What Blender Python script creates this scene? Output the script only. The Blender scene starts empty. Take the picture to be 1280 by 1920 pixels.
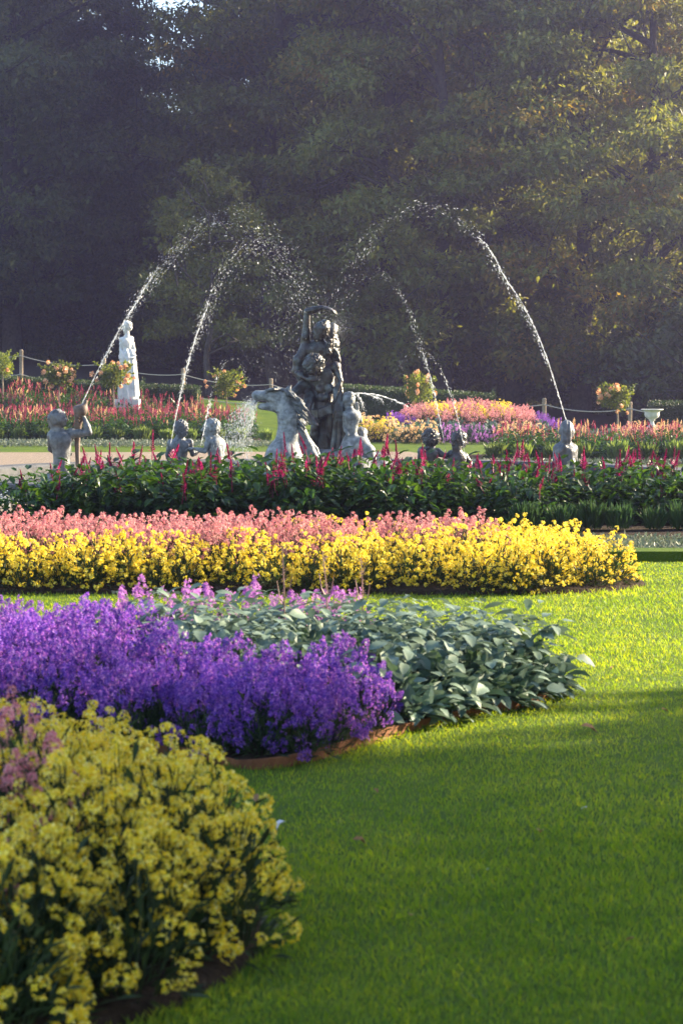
import bpy, math, random
import numpy as np
from mathutils import Vector

# ------------------------------------------------------------------ camera, sky, sun, exposure
SC = bpy.context.scene
COL = SC.collection
rng = np.random.default_rng(7)
random.seed(7)

CAM_H, F_PX, PITCH = 1.2, 4000.0, math.atan(230 / 4000.0)
cam_d = bpy.data.cameras.new('camera')
cam = bpy.data.objects.new('camera', cam_d)
COL.objects.link(cam)
cam.location = (0, 0, CAM_H)
cam.rotation_euler = (math.pi / 2 - PITCH, 0, 0)
cam_d.sensor_fit = 'HORIZONTAL'
cam_d.sensor_width = 24.0
cam_d.lens = 75.0
cam_d.clip_start = 0.1
cam_d.clip_end = 1500
cam_d.dof.use_dof = True
cam_d.dof.focus_distance = 24.0
cam_d.dof.aperture_fstop = 9.0
SC.camera = cam

SUN_AZ = math.radians(25.5)      # from +X towards +Y: behind the scene on the right
SUN_EL = math.radians(23)
world = bpy.data.worlds.new('World')
SC.world = world
world.use_nodes = True
wn = world.node_tree
bg = wn.nodes['Background']
sky = wn.nodes.new('ShaderNodeTexSky')
sky.sky_type = 'NISHITA'
sky.sun_disc = False
sky.sun_elevation = SUN_EL
sky.sun_rotation = math.pi / 2 - SUN_AZ
sky.air_density = 1.0
sky.dust_density = 1.0
wn.links.new(sky.outputs[0], bg.inputs['Color'])
bg.inputs['Strength'].default_value = 0.1

sun_d = bpy.data.lights.new('sun', 'SUN')
sun_d.energy = 5.0
sun_d.angle = math.radians(0.5)
sun_d.color = (1.0, 0.84, 0.57)
sun = bpy.data.objects.new('sun', sun_d)
COL.objects.link(sun)
sd = Vector((math.cos(SUN_AZ) * math.cos(SUN_EL), math.sin(SUN_AZ) * math.cos(SUN_EL), math.sin(SUN_EL)))
sun.rotation_euler = sd.to_track_quat('Z', 'Y').to_euler()
sun.location = sd * 60

SC.view_settings.view_transform = 'Standard'
SC.view_settings.look = 'None'
SC.view_settings.exposure = 2.18
SC.view_settings.gamma = 1.0
SC.render.engine = 'CYCLES'
cy = SC.cycles
cy.use_denoising = True
try:
    cy.denoiser = 'OPENIMAGEDENOISE'
except Exception:
    pass
cy.max_bounces = 6
cy.diffuse_bounces = 3
cy.glossy_bounces = 2
cy.transmission_bounces = 4
cy.volume_bounces = 0
cy.transparent_max_bounces = 6
cy.caustics_reflective = False
cy.caustics_refractive = False
cy.sample_clamp_indirect = 6.0

# ------------------------------------------------------------------ helpers
FWD = np.array([0, math.cos(PITCH), -math.sin(PITCH)])
UPV = np.array([0, math.sin(PITCH), math.cos(PITCH)])


def W(px, py, d):
    """World point at depth y = d that the photograph shows at (px, py)."""
    r = FWD + np.array([(px - 640) / F_PX, 0, 0]) - UPV * ((py - 960) / F_PX)
    return np.array([0, 0, CAM_H]) + r * (d / r[1])


def G(px, py, z=0.0):
    """World point at height z that the photograph shows at (px, py)."""
    r = FWD + np.array([(px - 640) / F_PX, 0, 0]) - UPV * ((py - 960) / F_PX)
    return np.array([0, 0, CAM_H]) + r * ((z - CAM_H) / r[2])


def sstep(a, b, x):
    t = np.clip((x - a) / (b - a), 0, 1)
    return t * t * (3 - 2 * t)


def terrain(x, y):
    x = np.asarray(x, float); y = np.asarray(y, float)
    fence = np.clip(1.36 - 0.082 * (x + 9.3), -0.25, 1.75)
    z = sstep(50.5, 64, y) * fence
    z = z + np.clip(y - 66, 0, 400) * 0.03 + np.clip(y - 112, 0, 60) * 0.16
    return z


def norm(a):
    a = np.asarray(a, float)
    return a / (np.linalg.norm(a, axis=-1, keepdims=True) + 1e-9)


class Geo:
    def __init__(s):
        s.v, s.f, s.m, s.n = [], [], [], 0

    def add(s, v, f, mat=0):
        v = np.asarray(v, float).reshape(-1, 3)
        f = np.asarray(f, int)
        if f.ndim == 1:
            f = f[None]
        s.v.append(v)
        s.f.append(f + s.n)
        s.m.append(np.full(len(f), mat, int))
        s.n += len(v)
        return s

    def mesh(s, name, mats, smooth=False):
        me = bpy.data.meshes.new(name)
        v = np.concatenate(s.v)
        me.vertices.add(len(v))
        me.vertices.foreach_set('co', v.ravel().astype(np.float32))
        li = np.concatenate([f.ravel() for f in s.f])
        tot = np.concatenate([np.full(len(f), f.shape[1], int) for f in s.f])
        st = np.concatenate([[0], np.cumsum(tot)[:-1]])
        me.loops.add(len(li))
        me.loops.foreach_set('vertex_index', li.astype(np.int32))
        me.polygons.add(len(tot))
        me.polygons.foreach_set('loop_start', st.astype(np.int32))
        me.polygons.foreach_set('material_index', np.concatenate(s.m).astype(np.int32))
        me.polygons.foreach_set('use_smooth', np.full(len(tot), smooth, bool))
        me.update(calc_edges=True)
        for m in (mats if isinstance(mats, (list, tuple)) else [mats]):
            me.materials.append(m)
        return me


def place(tv, P, X, Y, Z, S):
    tv = np.asarray(tv, float)
    S = np.broadcast_to(np.asarray(S, float), (len(P),))
    return P[:, None] + S[:, None, None] * (tv[None, :, 0:1] * X[:, None] + tv[None, :, 1:2] * Y[:, None] + tv[None, :, 2:3] * Z[:, None])


def scatter(g, tv, tf, P, X, Y, Z, S, mat=0):
    P = np.asarray(P, float)
    if len(P) == 0:
        return
    v = place(tv, P, X, Y, Z, S).reshape(-1, 3)
    tf = np.asarray(tf, int)
    f = (tf[None] + (np.arange(len(P)) * len(tv))[:, None, None]).reshape(-1, tf.shape[1])
    g.add(v, f, mat)


def frame_from(d, n):
    """X along d, Z near n."""
    X = norm(d)
    Y = norm(np.cross(n, X))
    Z = np.cross(X, Y)
    return X, Y, Z


def runit(n, r=None):
    r = r or rng
    return norm(r.normal(size=(n, 3)))


DIAMOND_V = [(0, 0, 0), (.45, -.24, .05), (1, 0, -.04), (.45, .24, .05)]
DIAMOND_F = [(0, 1, 2, 3)]
NARROW_V = [(0, 0, 0), (.5, -.1, .04), (1, 0, -.08), (.5, .1, .04)]
OVATE_V = [(0, 0, 0), (.3, -.27, .07), (.7, -.2, .05), (1, 0, -.12), (.7, .2, .05), (.3, .27, .07), (.5, 0, 0)]
OVATE_F = [(0, 1, 6), (1, 2, 6), (2, 3, 6), (3, 4, 6), (4, 5, 6), (5, 0, 6)]


def floret_template(cup=.35, w=.36):
    v, f = [], []
    for k in range(4):
        a = k * math.pi / 2
        ca, sa = math.cos(a), math.sin(a)
        b = len(v)
        for (x, y, z) in ((0.02, 0, 0), (.6, -w, cup * .6), (1, 0, cup * .75), (.6, w, cup * .6)):
            v.append((x * ca - y * sa, x * sa + y * ca, z))
        f.append((b, b + 1, b + 2, b + 3))
    return v, f


FLORET_V, FLORET_F = floret_template()


def tube(g, pts, rad, n=8, mat=0, cap=True):
    pts = np.asarray(pts, float)
    rad = np.broadcast_to(np.asarray(rad, float), (len(pts),))
    t = norm(np.gradient(pts, axis=0))
    ref = np.array([0.31, 0.17, 0.93]) if abs(t[0][2]) < .9 else np.array([1., 0.1, 0])
    a = norm(np.cross(t, ref))
    b = np.cross(t, a)
    ang = np.arange(n) * 2 * math.pi / n
    v = pts[:, None] + rad[:, None, None] * (np.cos(ang)[None, :, None] * a[:, None] + np.sin(ang)[None, :, None] * b[:, None])
    f = []
    for i in range(len(pts) - 1):
        for k in range(n):
            k2 = (k + 1) % n
            f.append((i * n + k, i * n + k2, (i + 1) * n + k2, (i + 1) * n + k))
    g.add(v.reshape(-1, 3), f, mat)
    if cap:
        for e, sgn in ((0, -1), (len(pts) - 1, 1)):
            c = np.vstack([v[e], pts[e][None]])
            fs = [(k, (k + 1) % n, n) if sgn > 0 else ((k + 1) % n, k, n) for k in range(n)]
            g.add(c, fs, mat)


def lathe(g, prof, n=24, mat=0):
    prof = np.asarray(prof, float)
    ang = np.arange(n) * 2 * math.pi / n
    v = np.stack([prof[:, None, 0] * np.cos(ang), prof[:, None, 0] * np.sin(ang), np.repeat(prof[:, None, 1], n, 1)], -1)
    f = []
    for i in range(len(prof) - 1):
        for k in range(n):
            k2 = (k + 1) % n
            f.append((i * n + k, i * n + k2, (i + 1) * n + k2, (i + 1) * n + k))
    g.add(v.reshape(-1, 3), f, mat)


def box(g, lo, hi, mat=0):
    (a, b, c), (d, e, h) = lo, hi
    v = [(a, b, c), (d, b, c), (d, e, c), (a, e, c), (a, b, h), (d, b, h), (d, e, h), (a, e, h)]
    g.add(v, [(0, 3, 2, 1), (4, 5, 6, 7), (0, 1, 5, 4), (1, 2, 6, 5), (2, 3, 7, 6), (3, 0, 4, 7)], mat)


def crspline(P, n=12, closed=False):
    P = np.asarray(P, float)
    out = []
    N = len(P)
    rngi = range(N if closed else N - 1)
    for i in rngi:
        if closed:
            p0, p1, p2, p3 = P[(i - 1) % N], P[i], P[(i + 1) % N], P[(i + 2) % N]
        else:
            p0, p1, p2, p3 = P[max(i - 1, 0)], P[i], P[i + 1], P[min(i + 2, N - 1)]
        for t in np.arange(n) / n:
            out.append(.5 * (2 * p1 + (p2 - p0) * t + (2 * p0 - 5 * p1 + 4 * p2 - p3) * t * t + (3 * p1 - p0 - 3 * p2 + p3) * t ** 3))
    if not closed:
        out.append(P[-1])
    return np.array(out)


def inside(poly, x, y):
    x = np.asarray(x); y = np.asarray(y)
    r = np.zeros(x.shape, bool)
    n = len(poly)
    for i in range(n):
        x1, y1 = poly[i][:2]; x2, y2 = poly[(i + 1) % n][:2]
        c = ((y1 > y) != (y2 > y)) & (x < (x2 - x1) * (y - y1) / (y2 - y1 + 1e-12) + x1)
        r ^= c
    return r


def edge_dist(poly, x, y):
    d = np.full(np.shape(x), 1e9)
    n = len(poly)
    for i in range(n):
        a = np.array(poly[i][:2]); b = np.array(poly[(i + 1) % n][:2])
        ab = b - a
        t = np.clip(((x - a[0]) * ab[0] + (y - a[1]) * ab[1]) / (ab @ ab + 1e-12), 0, 1)
        d = np.minimum(d, np.hypot(x - a[0] - t * ab[0], y - a[1] - t * ab[1]))
    return d


def hexpts(poly, sp, jit=.3, seed=1):
    r = np.random.default_rng(seed)
    p = np.asarray(poly)
    lo, hi = p.min(0), p.max(0)
    out = []
    j = 0
    y = lo[1]
    while y < hi[1]:
        x = lo[0] + (sp / 2 if j % 2 else 0)
        while x < hi[0]:
            out.append((x + r.uniform(-jit, jit) * sp, y + r.uniform(-jit, jit) * sp))
            x += sp
        y += sp * .866
        j += 1
    out = np.array(out)
    return out[inside(poly, out[:, 0], out[:, 1])]


def link(o, parent=None):
    COL.objects.link(o)
    if parent is not None:
        o.parent = parent
    return o


def tag(o, label=None, cat=None, group=None, kind=None):
    if label: o['label'] = label
    if cat: o['category'] = cat
    if group: o['group'] = group
    if kind: o['kind'] = kind
    return o


def ob(name, me, parent=None, loc=(0, 0, 0), rot=(0, 0, 0), sc=1.0, kind=None, label=None, cat=None, group=None):
    o = bpy.data.objects.new(name, me)
    o.location = tuple(map(float, loc)); o.rotation_euler = tuple(map(float, rot))
    o.scale = (sc, sc, sc) if np.isscalar(sc) else tuple(sc)
    link(o, parent)
    return tag(o, label, cat, group, kind)


def thing(name, label, cat, loc=(0, 0, 0), rz=0, group=None, sc=1.0):
    o = bpy.data.objects.new(name, None)
    o.empty_display_size = .1
    o.location = tuple(map(float, loc)); o.rotation_euler = (0, 0, rz)
    o.scale = (sc, sc, sc) if np.isscalar(sc) else tuple(sc)
    link(o)
    return tag(o, label, cat, group)


# ------------------------------------------------------------------ materials
def newmat(name):
    m = bpy.data.materials.new(name)
    m.use_nodes = True
    return m, m.node_tree.nodes, m.node_tree.links, m.node_tree.nodes['Principled BSDF']


def ramp(n, stops):
    r = n.new('ShaderNodeValToRGB')
    e = r.color_ramp.elements
    while len(e) < len(stops):
        e.new(.5)
    for k, (p, c) in enumerate(stops):
        e[k].position = p
        e[k].color = (*c, 1)
    return r


def leafmat(name, cols, trans=.35, rough=.5, spec=.35, tcol=None, objvar=.25, patch=None):
    """Foliage or petal: colour picked per leaf, some light let through."""
    m, n, l, p = newmat(name)
    geo = n.new('ShaderNodeNewGeometry')
    stops = [(k / max(len(cols) - 1, 1), c) for k, c in enumerate(cols)]
    r = ramp(n, stops)
    l.new(geo.outputs['Random Per Island'], r.inputs[0])
    oi = n.new('ShaderNodeObjectInfo')
    mr = n.new('ShaderNodeMapRange')
    mr.inputs['To Min'].default_value = 1 - objvar
    mr.inputs['To Max'].default_value = 1 + objvar
    l.new(oi.outputs['Random'], mr.inputs['Value'])
    mul = n.new('ShaderNodeMix'); mul.data_type = 'RGBA'; mul.blend_type = 'MULTIPLY'
    mul.inputs[0].default_value = 1
    l.new(r.outputs[0], mul.inputs[6]); l.new(mr.outputs[0], mul.inputs[7])
    if patch:
        tc = n.new('ShaderNodeTexCoord')
        for (sc_, c0, c1) in patch:
            nz = n.new('ShaderNodeTexNoise'); nz.inputs['Scale'].default_value = sc_; nz.inputs['Detail'].default_value = 4
            l.new(tc.outputs['Object'], nz.inputs['Vector'])
            rr = ramp(n, [(.32, c0), (.68, c1)])
            l.new(nz.outputs[0], rr.inputs[0])
            m2 = n.new('ShaderNodeMix'); m2.data_type = 'RGBA'; m2.blend_type = 'MULTIPLY'; m2.inputs[0].default_value = 1
            l.new(mul.outputs[2], m2.inputs[6]); l.new(rr.outputs[0], m2.inputs[7])
            mul = m2
    l.new(mul.outputs[2], p.inputs['Base Color'])
    p.inputs['Roughness'].default_value = rough
    p.inputs['Specular IOR Level'].default_value = spec
    if trans > 0:
        tr = n.new('ShaderNodeBsdfTranslucent')
        if tcol is None:
            l.new(mul.outputs[2], tr.inputs['Color'])
        else:
            tm = n.new('ShaderNodeMix'); tm.data_type = 'RGBA'; tm.blend_type = 'MULTIPLY'
            tm.inputs[0].default_value = 1
            tm.inputs[7].default_value = (*tcol, 1)
            l.new(mul.outputs[2], tm.inputs[6]); l.new(tm.outputs[2], tr.inputs['Color'])
        mx = n.new('ShaderNodeMixShader')
        mx.inputs[0].default_value = trans
        l.new(p.outputs[0], mx.inputs[1]); l.new(tr.outputs[0], mx.inputs[2])
        l.new(mx.outputs[0], n['Material Output'].inputs[0])
    return m


def noisemat(name, stops, scale=8, detail=6, rough=.8, spec=.3, bump=.0, bscale=None, metallic=0, coord='Object', stops2=None, scale2=1.0, mixf=.5):
    m, n, l, p = newmat(name)
    tc = n.new('ShaderNodeTexCoord')
    nz = n.new('ShaderNodeTexNoise')
    nz.inputs['Scale'].default_value = scale
    nz.inputs['Detail'].default_value = detail
    nz.inputs['Roughness'].default_value = .62
    l.new(tc.outputs[coord], nz.inputs['Vector'])
    r = ramp(n, stops)
    l.new(nz.outputs[0], r.inputs[0])
    out = r.outputs[0]
    if stops2:
        nz2 = n.new('ShaderNodeTexNoise')
        nz2.inputs['Scale'].default_value = scale2
        nz2.inputs['Detail'].default_value = 4
        l.new(tc.outputs[coord], nz2.inputs['Vector'])
        r2 = ramp(n, stops2)
        l.new(nz2.outputs[0], r2.inputs[0])
        mx = n.new('ShaderNodeMix'); mx.data_type = 'RGBA'; mx.blend_type = 'MULTIPLY'
        mx.inputs[0].default_value = mixf
        l.new(out, mx.inputs[6]); l.new(r2.outputs[0], mx.inputs[7])
        out = mx.outputs[2]
    l.new(out, p.inputs['Base Color'])
    p.inputs['Roughness'].default_value = rough
    p.inputs['Specular IOR Level'].default_value = spec
    p.inputs['Metallic'].default_value = metallic
    if bump:
        nb = n.new('ShaderNodeTexNoise')
        nb.inputs['Scale'].default_value = bscale or scale * 3
        nb.inputs['Detail'].default_value = 5
        l.new(tc.outputs[coord], nb.inputs['Vector'])
        b = n.new('ShaderNodeBump')
        b.inputs['Strength'].default_value = bump
        b.inputs['Distance'].default_value = .02
        l.new(nb.outputs[0], b.inputs['Height'])
        l.new(b.outputs[0], p.inputs['Normal'])
    return m


M = {}
M['lawn'] = noisemat('lawn_turf', [(.3, (.055, .095, .012)), (.55, (.09, .135, .015)), (.8, (.13, .165, .02))], scale=3, rough=.9, spec=.1, bump=.6, bscale=90,
                     stops2=[(.35, (.6, .75, .55)), (.7, (1.15, 1.05, .9))], scale2=.7, mixf=.7)
M['blade'] = leafmat('grass_blade', [(.03, .135, .036), (.042, .17, .04), (.056, .2, .042), (.08, .22, .048)], trans=.54, rough=.5, spec=.3, tcol=(8.0, 2.9, .24), objvar=0,
                     patch=[(.9, (.66, .76, .72), (1.28, 1.14, 1.0)), (4.5, (.7, .78, .76), (1.25, 1.15, 1.05))])
M['soil'] = noisemat('soil', [(.3, (.018, .012, .008)), (.7, (.05, .034, .022))], scale=30, rough=.95, spec=.1, bump=1, bscale=60)
M['gravel'] = noisemat('gravel', [(.3, (.16, .12, .09)), (.7, (.3, .24, .18))], scale=60, rough=.9, spec=.2, bump=.6, bscale=120)
M['stone'] = noisemat('basin_stone', [(.3, (.05, .054, .062)), (.7, (.12, .122, .125))], scale=6, rough=.75, bump=.3, bscale=40, stops2=[(.4, (.5, .52, .55)), (.65, (1, 1, 1))], scale2=2)
M['steel'] = noisemat('rusty_steel_edging', [(.3, (.10, .035, .014)), (.6, (.22, .085, .035)), (.8, (.30, .14, .07))], scale=14, rough=.8, bump=.2)
M['lead'] = noisemat('weathered_lead', [(.3, (.08, .086, .1)), (.5, (.14, .15, .165)), (.7, (.26, .27, .28))], scale=5, detail=8, rough=.5, spec=.5, bump=.4, bscale=40,
                     stops2=[(.36, (.45, .44, .42)), (.62, (1.05, 1.05, 1.05))], scale2=17, mixf=.85)
M['pale_lead'] = noisemat('pale_weathered_lead', [(.3, (.14, .155, .17)), (.52, (.25, .27, .28)), (.72, (.4, .41, .4))], scale=4, detail=8, rough=.5, spec=.5, bump=.35, bscale=40,
                          stops2=[(.36, (.45, .45, .42)), (.62, (1.05, 1.05, 1.05))], scale2=16, mixf=.85)
M['bronze'] = noisemat('dark_patinated_lead', [(.3, (.016, .011, .008)), (.47, (.042, .031, .024)), (.57, (.045, .06, .062)), (.74, (.15, .16, .165))], scale=6, detail=8, rough=.38, spec=.7, bump=.45, bscale=45,
                       stops2=[(.42, (.4, .3, .24)), (.58, (1.15, 1.15, 1.15))], scale2=12, mixf=.95)
M['mane'] = noisemat('dark_streaked_lead', [(.3, (.035, .04, .045)), (.52, (.085, .095, .1)), (.72, (.2, .21, .21))], scale=9, detail=8, rough=.5, spec=.5, bump=.3, bscale=50)
M['marble'] = noisemat('white_marble', [(.25, (.55, .54, .51)), (.6, (.72, .71, .68))], scale=6, rough=.6, bump=.1, stops2=[(.35, (.65, .65, .63)), (.55, (1, 1, 1))], scale2=5)
M['bark'] = noisemat('bark', [(.3, (.03, .026, .022)), (.7, (.09, .078, .066))], scale=8, rough=.95, spec=.1, bump=1, bscale=14)
M['wood'] = noisemat('fence_wood', [(.3, (.2, .15, .1)), (.7, (.34, .27, .19))], scale=12, rough=.9)
M['rope'] = noisemat('rope', [(.3, (.35, .3, .24)), (.7, (.5, .45, .38))], scale=90, rough=.95)
M['conch'] = noisemat('brown_lead', [(.3, (.1, .07, .055)), (.7, (.22, .17, .14))], scale=9, rough=.6, bump=.2)

# water of the basin
m, n, l, p = newmat('basin_water')
p.inputs['Base Color'].default_value = (.03, .045, .05, 1)
p.inputs['Roughness'].default_value = .08
nz = n.new('ShaderNodeTexNoise'); nz.inputs['Scale'].default_value = 5; nz.inputs['Detail'].default_value = 4
bm = n.new('ShaderNodeBump'); bm.inputs['Strength'].default_value = .35; bm.inputs['Distance'].default_value = .05
l.new(nz.outputs[0], bm.inputs['Height']); l.new(bm.outputs[0], p.inputs['Normal'])
M['water'] = m
# flying water: aerated, catches the light
m, n, l, p = newmat('flying_water')
p.inputs['Base Color'].default_value = (.75, .79, .83, 1)
p.inputs['Roughness'].default_value = .25
p.inputs['Specular IOR Level'].default_value = .8
tr = n.new('ShaderNodeBsdfTranslucent'); tr.inputs['Color'].default_value = (.75, .79, .83, 1)
tp = n.new('ShaderNodeBsdfTransparent')
mx = n.new('ShaderNodeMixShader'); mx.inputs[0].default_value = .55
mx2 = n.new('ShaderNodeMixShader'); mx2.inputs[0].default_value = .66
l.new(p.outputs[0], mx.inputs[1]); l.new(tr.outputs[0], mx.inputs[2])
l.new(mx.outputs[0], mx2.inputs[1]); l.new(tp.outputs[0], mx2.inputs[2])
l.new(mx2.outputs[0], n['Material Output'].inputs[0])
M['spray'] = m

M['wf_leaf'] = leafmat('wallflower_leaf', [(.02, .035, .012), (.035, .06, .02), (.05, .075, .03)], trans=.25)
M['yellow'] = leafmat('yellow_petal', [(.8, .48, .01), (.86, .64, .02), (.89, .72, .05), (.91, .78, .12), (.93, .84, .3)], trans=.38, rough=.6, spec=.2, objvar=.07)
M['pink'] = leafmat('salmon_pink_petal', [(.48, .13, .17), (.62, .23, .25), (.7, .34, .33), (.76, .48, .44)], trans=.35, rough=.6, spec=.2, objvar=.12)
M['pink_near'] = leafmat('rose_pink_petal', [(.55, .14, .18), (.7, .27, .3), (.8, .44, .42)], trans=.35, rough=.6, spec=.2, objvar=.12)
M['purple'] = leafmat('purple_petal', [(.085, .038, .33), (.13, .055, .41), (.21, .095, .49), (.4, .22, .58)], trans=.42, rough=.6, spec=.2, objvar=.22, tcol=(1.55, 1.05, 1.0))
M['mauve'] = leafmat('mauve_petal', [(.36, .11, .48), (.48, .18, .52), (.62, .32, .58)], trans=.4, rough=.6, spec=.2, objvar=.1)
M['mint'] = leafmat('silver_green_leaf', [(.055, .11, .085), (.09, .15, .12), (.17, .235, .19), (.09, .145, .07), (.11, .17, .13)], trans=.18, rough=.55, spec=.35, objvar=.15)
M['salvia_leaf'] = leafmat('salvia_leaf', [(.012, .032, .012), (.02, .055, .014), (.035, .085, .015), (.06, .11, .02)], trans=.4, rough=.42, spec=.4, tcol=(1.6, 1.5, .6), objvar=.2)
M['salvia_flower'] = leafmat('crimson_salvia_bloom', [(.10, .006, .025), (.26, .012, .07), (.48, .03, .17)], trans=.35, rough=.5, objvar=.2)
M['salvia_far'] = leafmat('pink_salvia_bloom', [(.28, .02, .07), (.45, .05, .12), (.55, .16, .19)], trans=.4, rough=.5, objvar=.2)
M['clump_shade'] = leafmat('shaded_tuft_leaf', [(.03, .07, .02), (.05, .1, .03), (.07, .12, .03)], trans=.3)  # tuft leaf darkened: the near row's shade is put into the colour
M['clump'] = leafmat('santolina_leaf', [(.09, .14, .035), (.14, .2, .06), (.18, .24, .08)], trans=.45, tcol=(1.4, 1.3, .7))
M['silver'] = leafmat('silver_groundcover_leaf', [(.08, .11, .075), (.12, .15, .1), (.17, .18, .13)], trans=.25)
M['apricot'] = leafmat('apricot_petal', [(.72, .4, .2), (.8, .55, .25), (.8, .62, .4)], trans=.4, objvar=.1)
M['rose_leaf'] = leafmat('rose_leaf', [(.08, .12, .02), (.13, .17, .03), (.2, .22, .04)], trans=.45, tcol=(1.5, 1.4, .6))
M['rose'] = leafmat('peach_rose_petal', [(.74, .28, .14), (.8, .45, .22), (.82, .6, .38)], trans=.3, objvar=.15)
M['hedge'] = leafmat('yew_leaf', [(.015, .03, .01), (.03, .055, .012), (.06, .1, .018)], trans=.35)
M['leaf_dark'] = leafmat('dark_tree_leaf', [(.045, .065, .025), (.07, .09, .028), (.11, .12, .035)], trans=.4, tcol=(1.5, 1.4, .6), objvar=.3)
M['leaf_olive'] = leafmat('olive_tree_leaf', [(.09, .115, .022), (.14, .16, .028), (.2, .195, .04)], trans=.42, tcol=(1.5, 1.4, .6), objvar=.25)
M['leaf_gold'] = leafmat('turning_tree_leaf', [(.16, .15, .025), (.24, .2, .03), (.28, .18, .035)], trans=.5, tcol=(1.4, 1.3, .7), objvar=.1)
M['petal_brown'] = noisemat('dry_leaf', [(.3, (.22, .1, .04)), (.7, (.4, .22, .1))], scale=40, rough=.8)
M['petal_white'] = noisemat('white_petal', [(.3, (.6, .6, .62)), (.7, (.75, .75, .75))], scale=40, rough=.8)

# ------------------------------------------------------------------ ground
def sheet(name, xs, ys, mat, dz=0.0, kind='structure', keep=None):
    X, Y = np.meshgrid(xs, ys)
    Z = terrain(X, Y) + dz
    v = np.stack([X, Y, Z], -1).reshape(-1, 3)
    nx, ny = len(xs), len(ys)
    i, j = np.meshgrid(np.arange(nx - 1), np.arange(ny - 1))
    a = (j * nx + i).ravel()
    f = np.stack([a, a + 1, a + nx + 1, a + nx], -1)
    if keep is not None:
        c = v[f].mean(1)
        f = f[keep(c[:, 0], c[:, 1])]
    g = Geo(); g.add(v, f)
    return ob(name, g.mesh(name, mat, True), kind=kind)


sheet('lawn', np.concatenate([np.linspace(-120, -16, 20), np.linspace(-14, 14, 57), np.linspace(16, 120, 20)]),
      np.concatenate([np.linspace(-28, 40, 60), np.linspace(41, 70, 59), np.linspace(72, 180, 40)]), M['lawn'])

M['litter'] = noisemat('leaf_litter', [(.3, (.014, .012, .009)), (.6, (.035, .028, .018)), (.8, (.06, .045, .025))], scale=5, rough=.95, spec=.1, bump=.8, bscale=20)
sheet('woodland_floor', np.linspace(-100, 100, 81), np.linspace(66, 178, 50), M['litter'], .03)

BASIN_C, BASIN_R = np.array([-0.25, 27.0]), 4.9


def ring_sheet(name, c, r0, r1, mat, dz, ymax=1e9):
    n = 96
    a = np.arange(n) * 2 * math.pi / n
    g = Geo()
    rs = np.linspace(r0, r1, 6)
    v = np.stack([c[0] + rs[:, None] * np.cos(a), c[1] + rs[:, None] * np.sin(a), np.full((6, n), dz)], -1)
    f = []
    for i in range(5):
        for k in range(n):
            k2 = (k + 1) % n
            f.append((i * n + k, (i + 1) * n + k, (i + 1) * n + k2, i * n + k2))
    g.add(v.reshape(-1, 3), f)
    return ob(name, g.mesh(name, mat), kind='structure')


ring_sheet('gravel_path', BASIN_C, BASIN_R - .1, BASIN_R + 2.1, M['gravel'], .006)
# the wide walk beyond the basin, running off to both sides, and the branch beside the far beds
g = Geo()
walk = np.array([(-30, 31.5), (-6.0, 31.5), (-4.2, 33.8), (1.2, 33.9), (2.4, 34.0), (1.3, 40.8), (-1.0, 40.8), (-6, 40.4), (-30, 41.5)])
g.add(np.c_[walk, np.full(len(walk), .010)], [tuple(range(len(walk)))])
ob('gravel_walk', g.mesh('gravel_walk', M['gravel']), kind='structure')


def bed_soil(name, poly, rise, mat=None, z0=.012, rings=6):
    poly = np.asarray(poly, float)
    c = poly.mean(0)
    g = Geo()
    n = len(poly)
    vs = []
    fr = [1.0, .985, .93, .8, .6, .35, 0.02]
    for q, t in enumerate(fr):
        p = c + (poly - c) * t
        z = terrain(p[:, 0], p[:, 1]) + (z0 + rise * (1 - t ** 2.2) + (.012 if q else -.03))
        vs.append(np.c_[p, z])
    v = np.concatenate(vs)
    v[n:, 2] += rng.normal(0, .006, len(v) - n)
    f = []
    for i in range(len(fr) - 1):
        for k in range(n):
            k2 = (k + 1) % n
            f.append((i * n + k, i * n + k2, (i + 1) * n + k2, (i + 1) * n + k))
    g.add(v, f)
    return ob(name, g.mesh(name, mat or M['soil'], True), kind='structure')


def bed_h(poly, rise, x, y):
    poly = np.asarray(poly); c = poly.mean(0)
    R = np.hypot(*(poly - c).T).mean()
    d = edge_dist(poly, np.asarray(x), np.asarray(y))
    t = np.clip(1 - d / R, 0, 1)
    return terrain(x, y) + .02 + rise * (1 - t ** 2.2)


def circ(cx, cy, rx, ry, n=40):
    a = np.arange(n) * 2 * math.pi / n
    return np.c_[cx + rx * np.cos(a), cy + ry * np.sin(a)]


BED1 = circ(-1.3, 4.62, 1.14, 1.1)
BED2 = crspline([(-.17, 6.74), (.365, 7.66), (.72, 8.05), (.78, 8.4), (.5, 8.8), (0, 9.0), (-1, 9.1), (-2, 8.95), (-2.6, 8.4), (-2.0, 7.75), (-1.1, 7.25), (-.5, 6.85)], 6, True)
BED3 = crspline([(1.87, 13.0), (1.8, 13.6), (1.3, 14.15), (.2, 14.35), (-1.5, 14.35), (-3.8, 14.3), (-4.2, 13.4), (-3.6, 12.55), (-2, 12.45), (-.4, 12.5), (.6, 12.4), (1.4, 12.5)], 6, True)
bed_soil('bed_soil', BED1, .08)
bed_soil('bed_soil', BED2, .05)
bed_soil('bed_soil', BED3, .06)
BEDH = np.array([(-2.75, 18.2), (7.5, 18.2), (7.5, 19.7), (-2.6, 19.7)])     # salvia in front of the basin
bed_soil('bed_soil', crspline([(-2.9, 18.0), (1, 16.95), (7.8, 16.8), (7.8, 20.6), (-2.8, 20.6)], 5, True), .03)
BEDS_NO_GRASS = [BED1, BED2, BED3]

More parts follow.
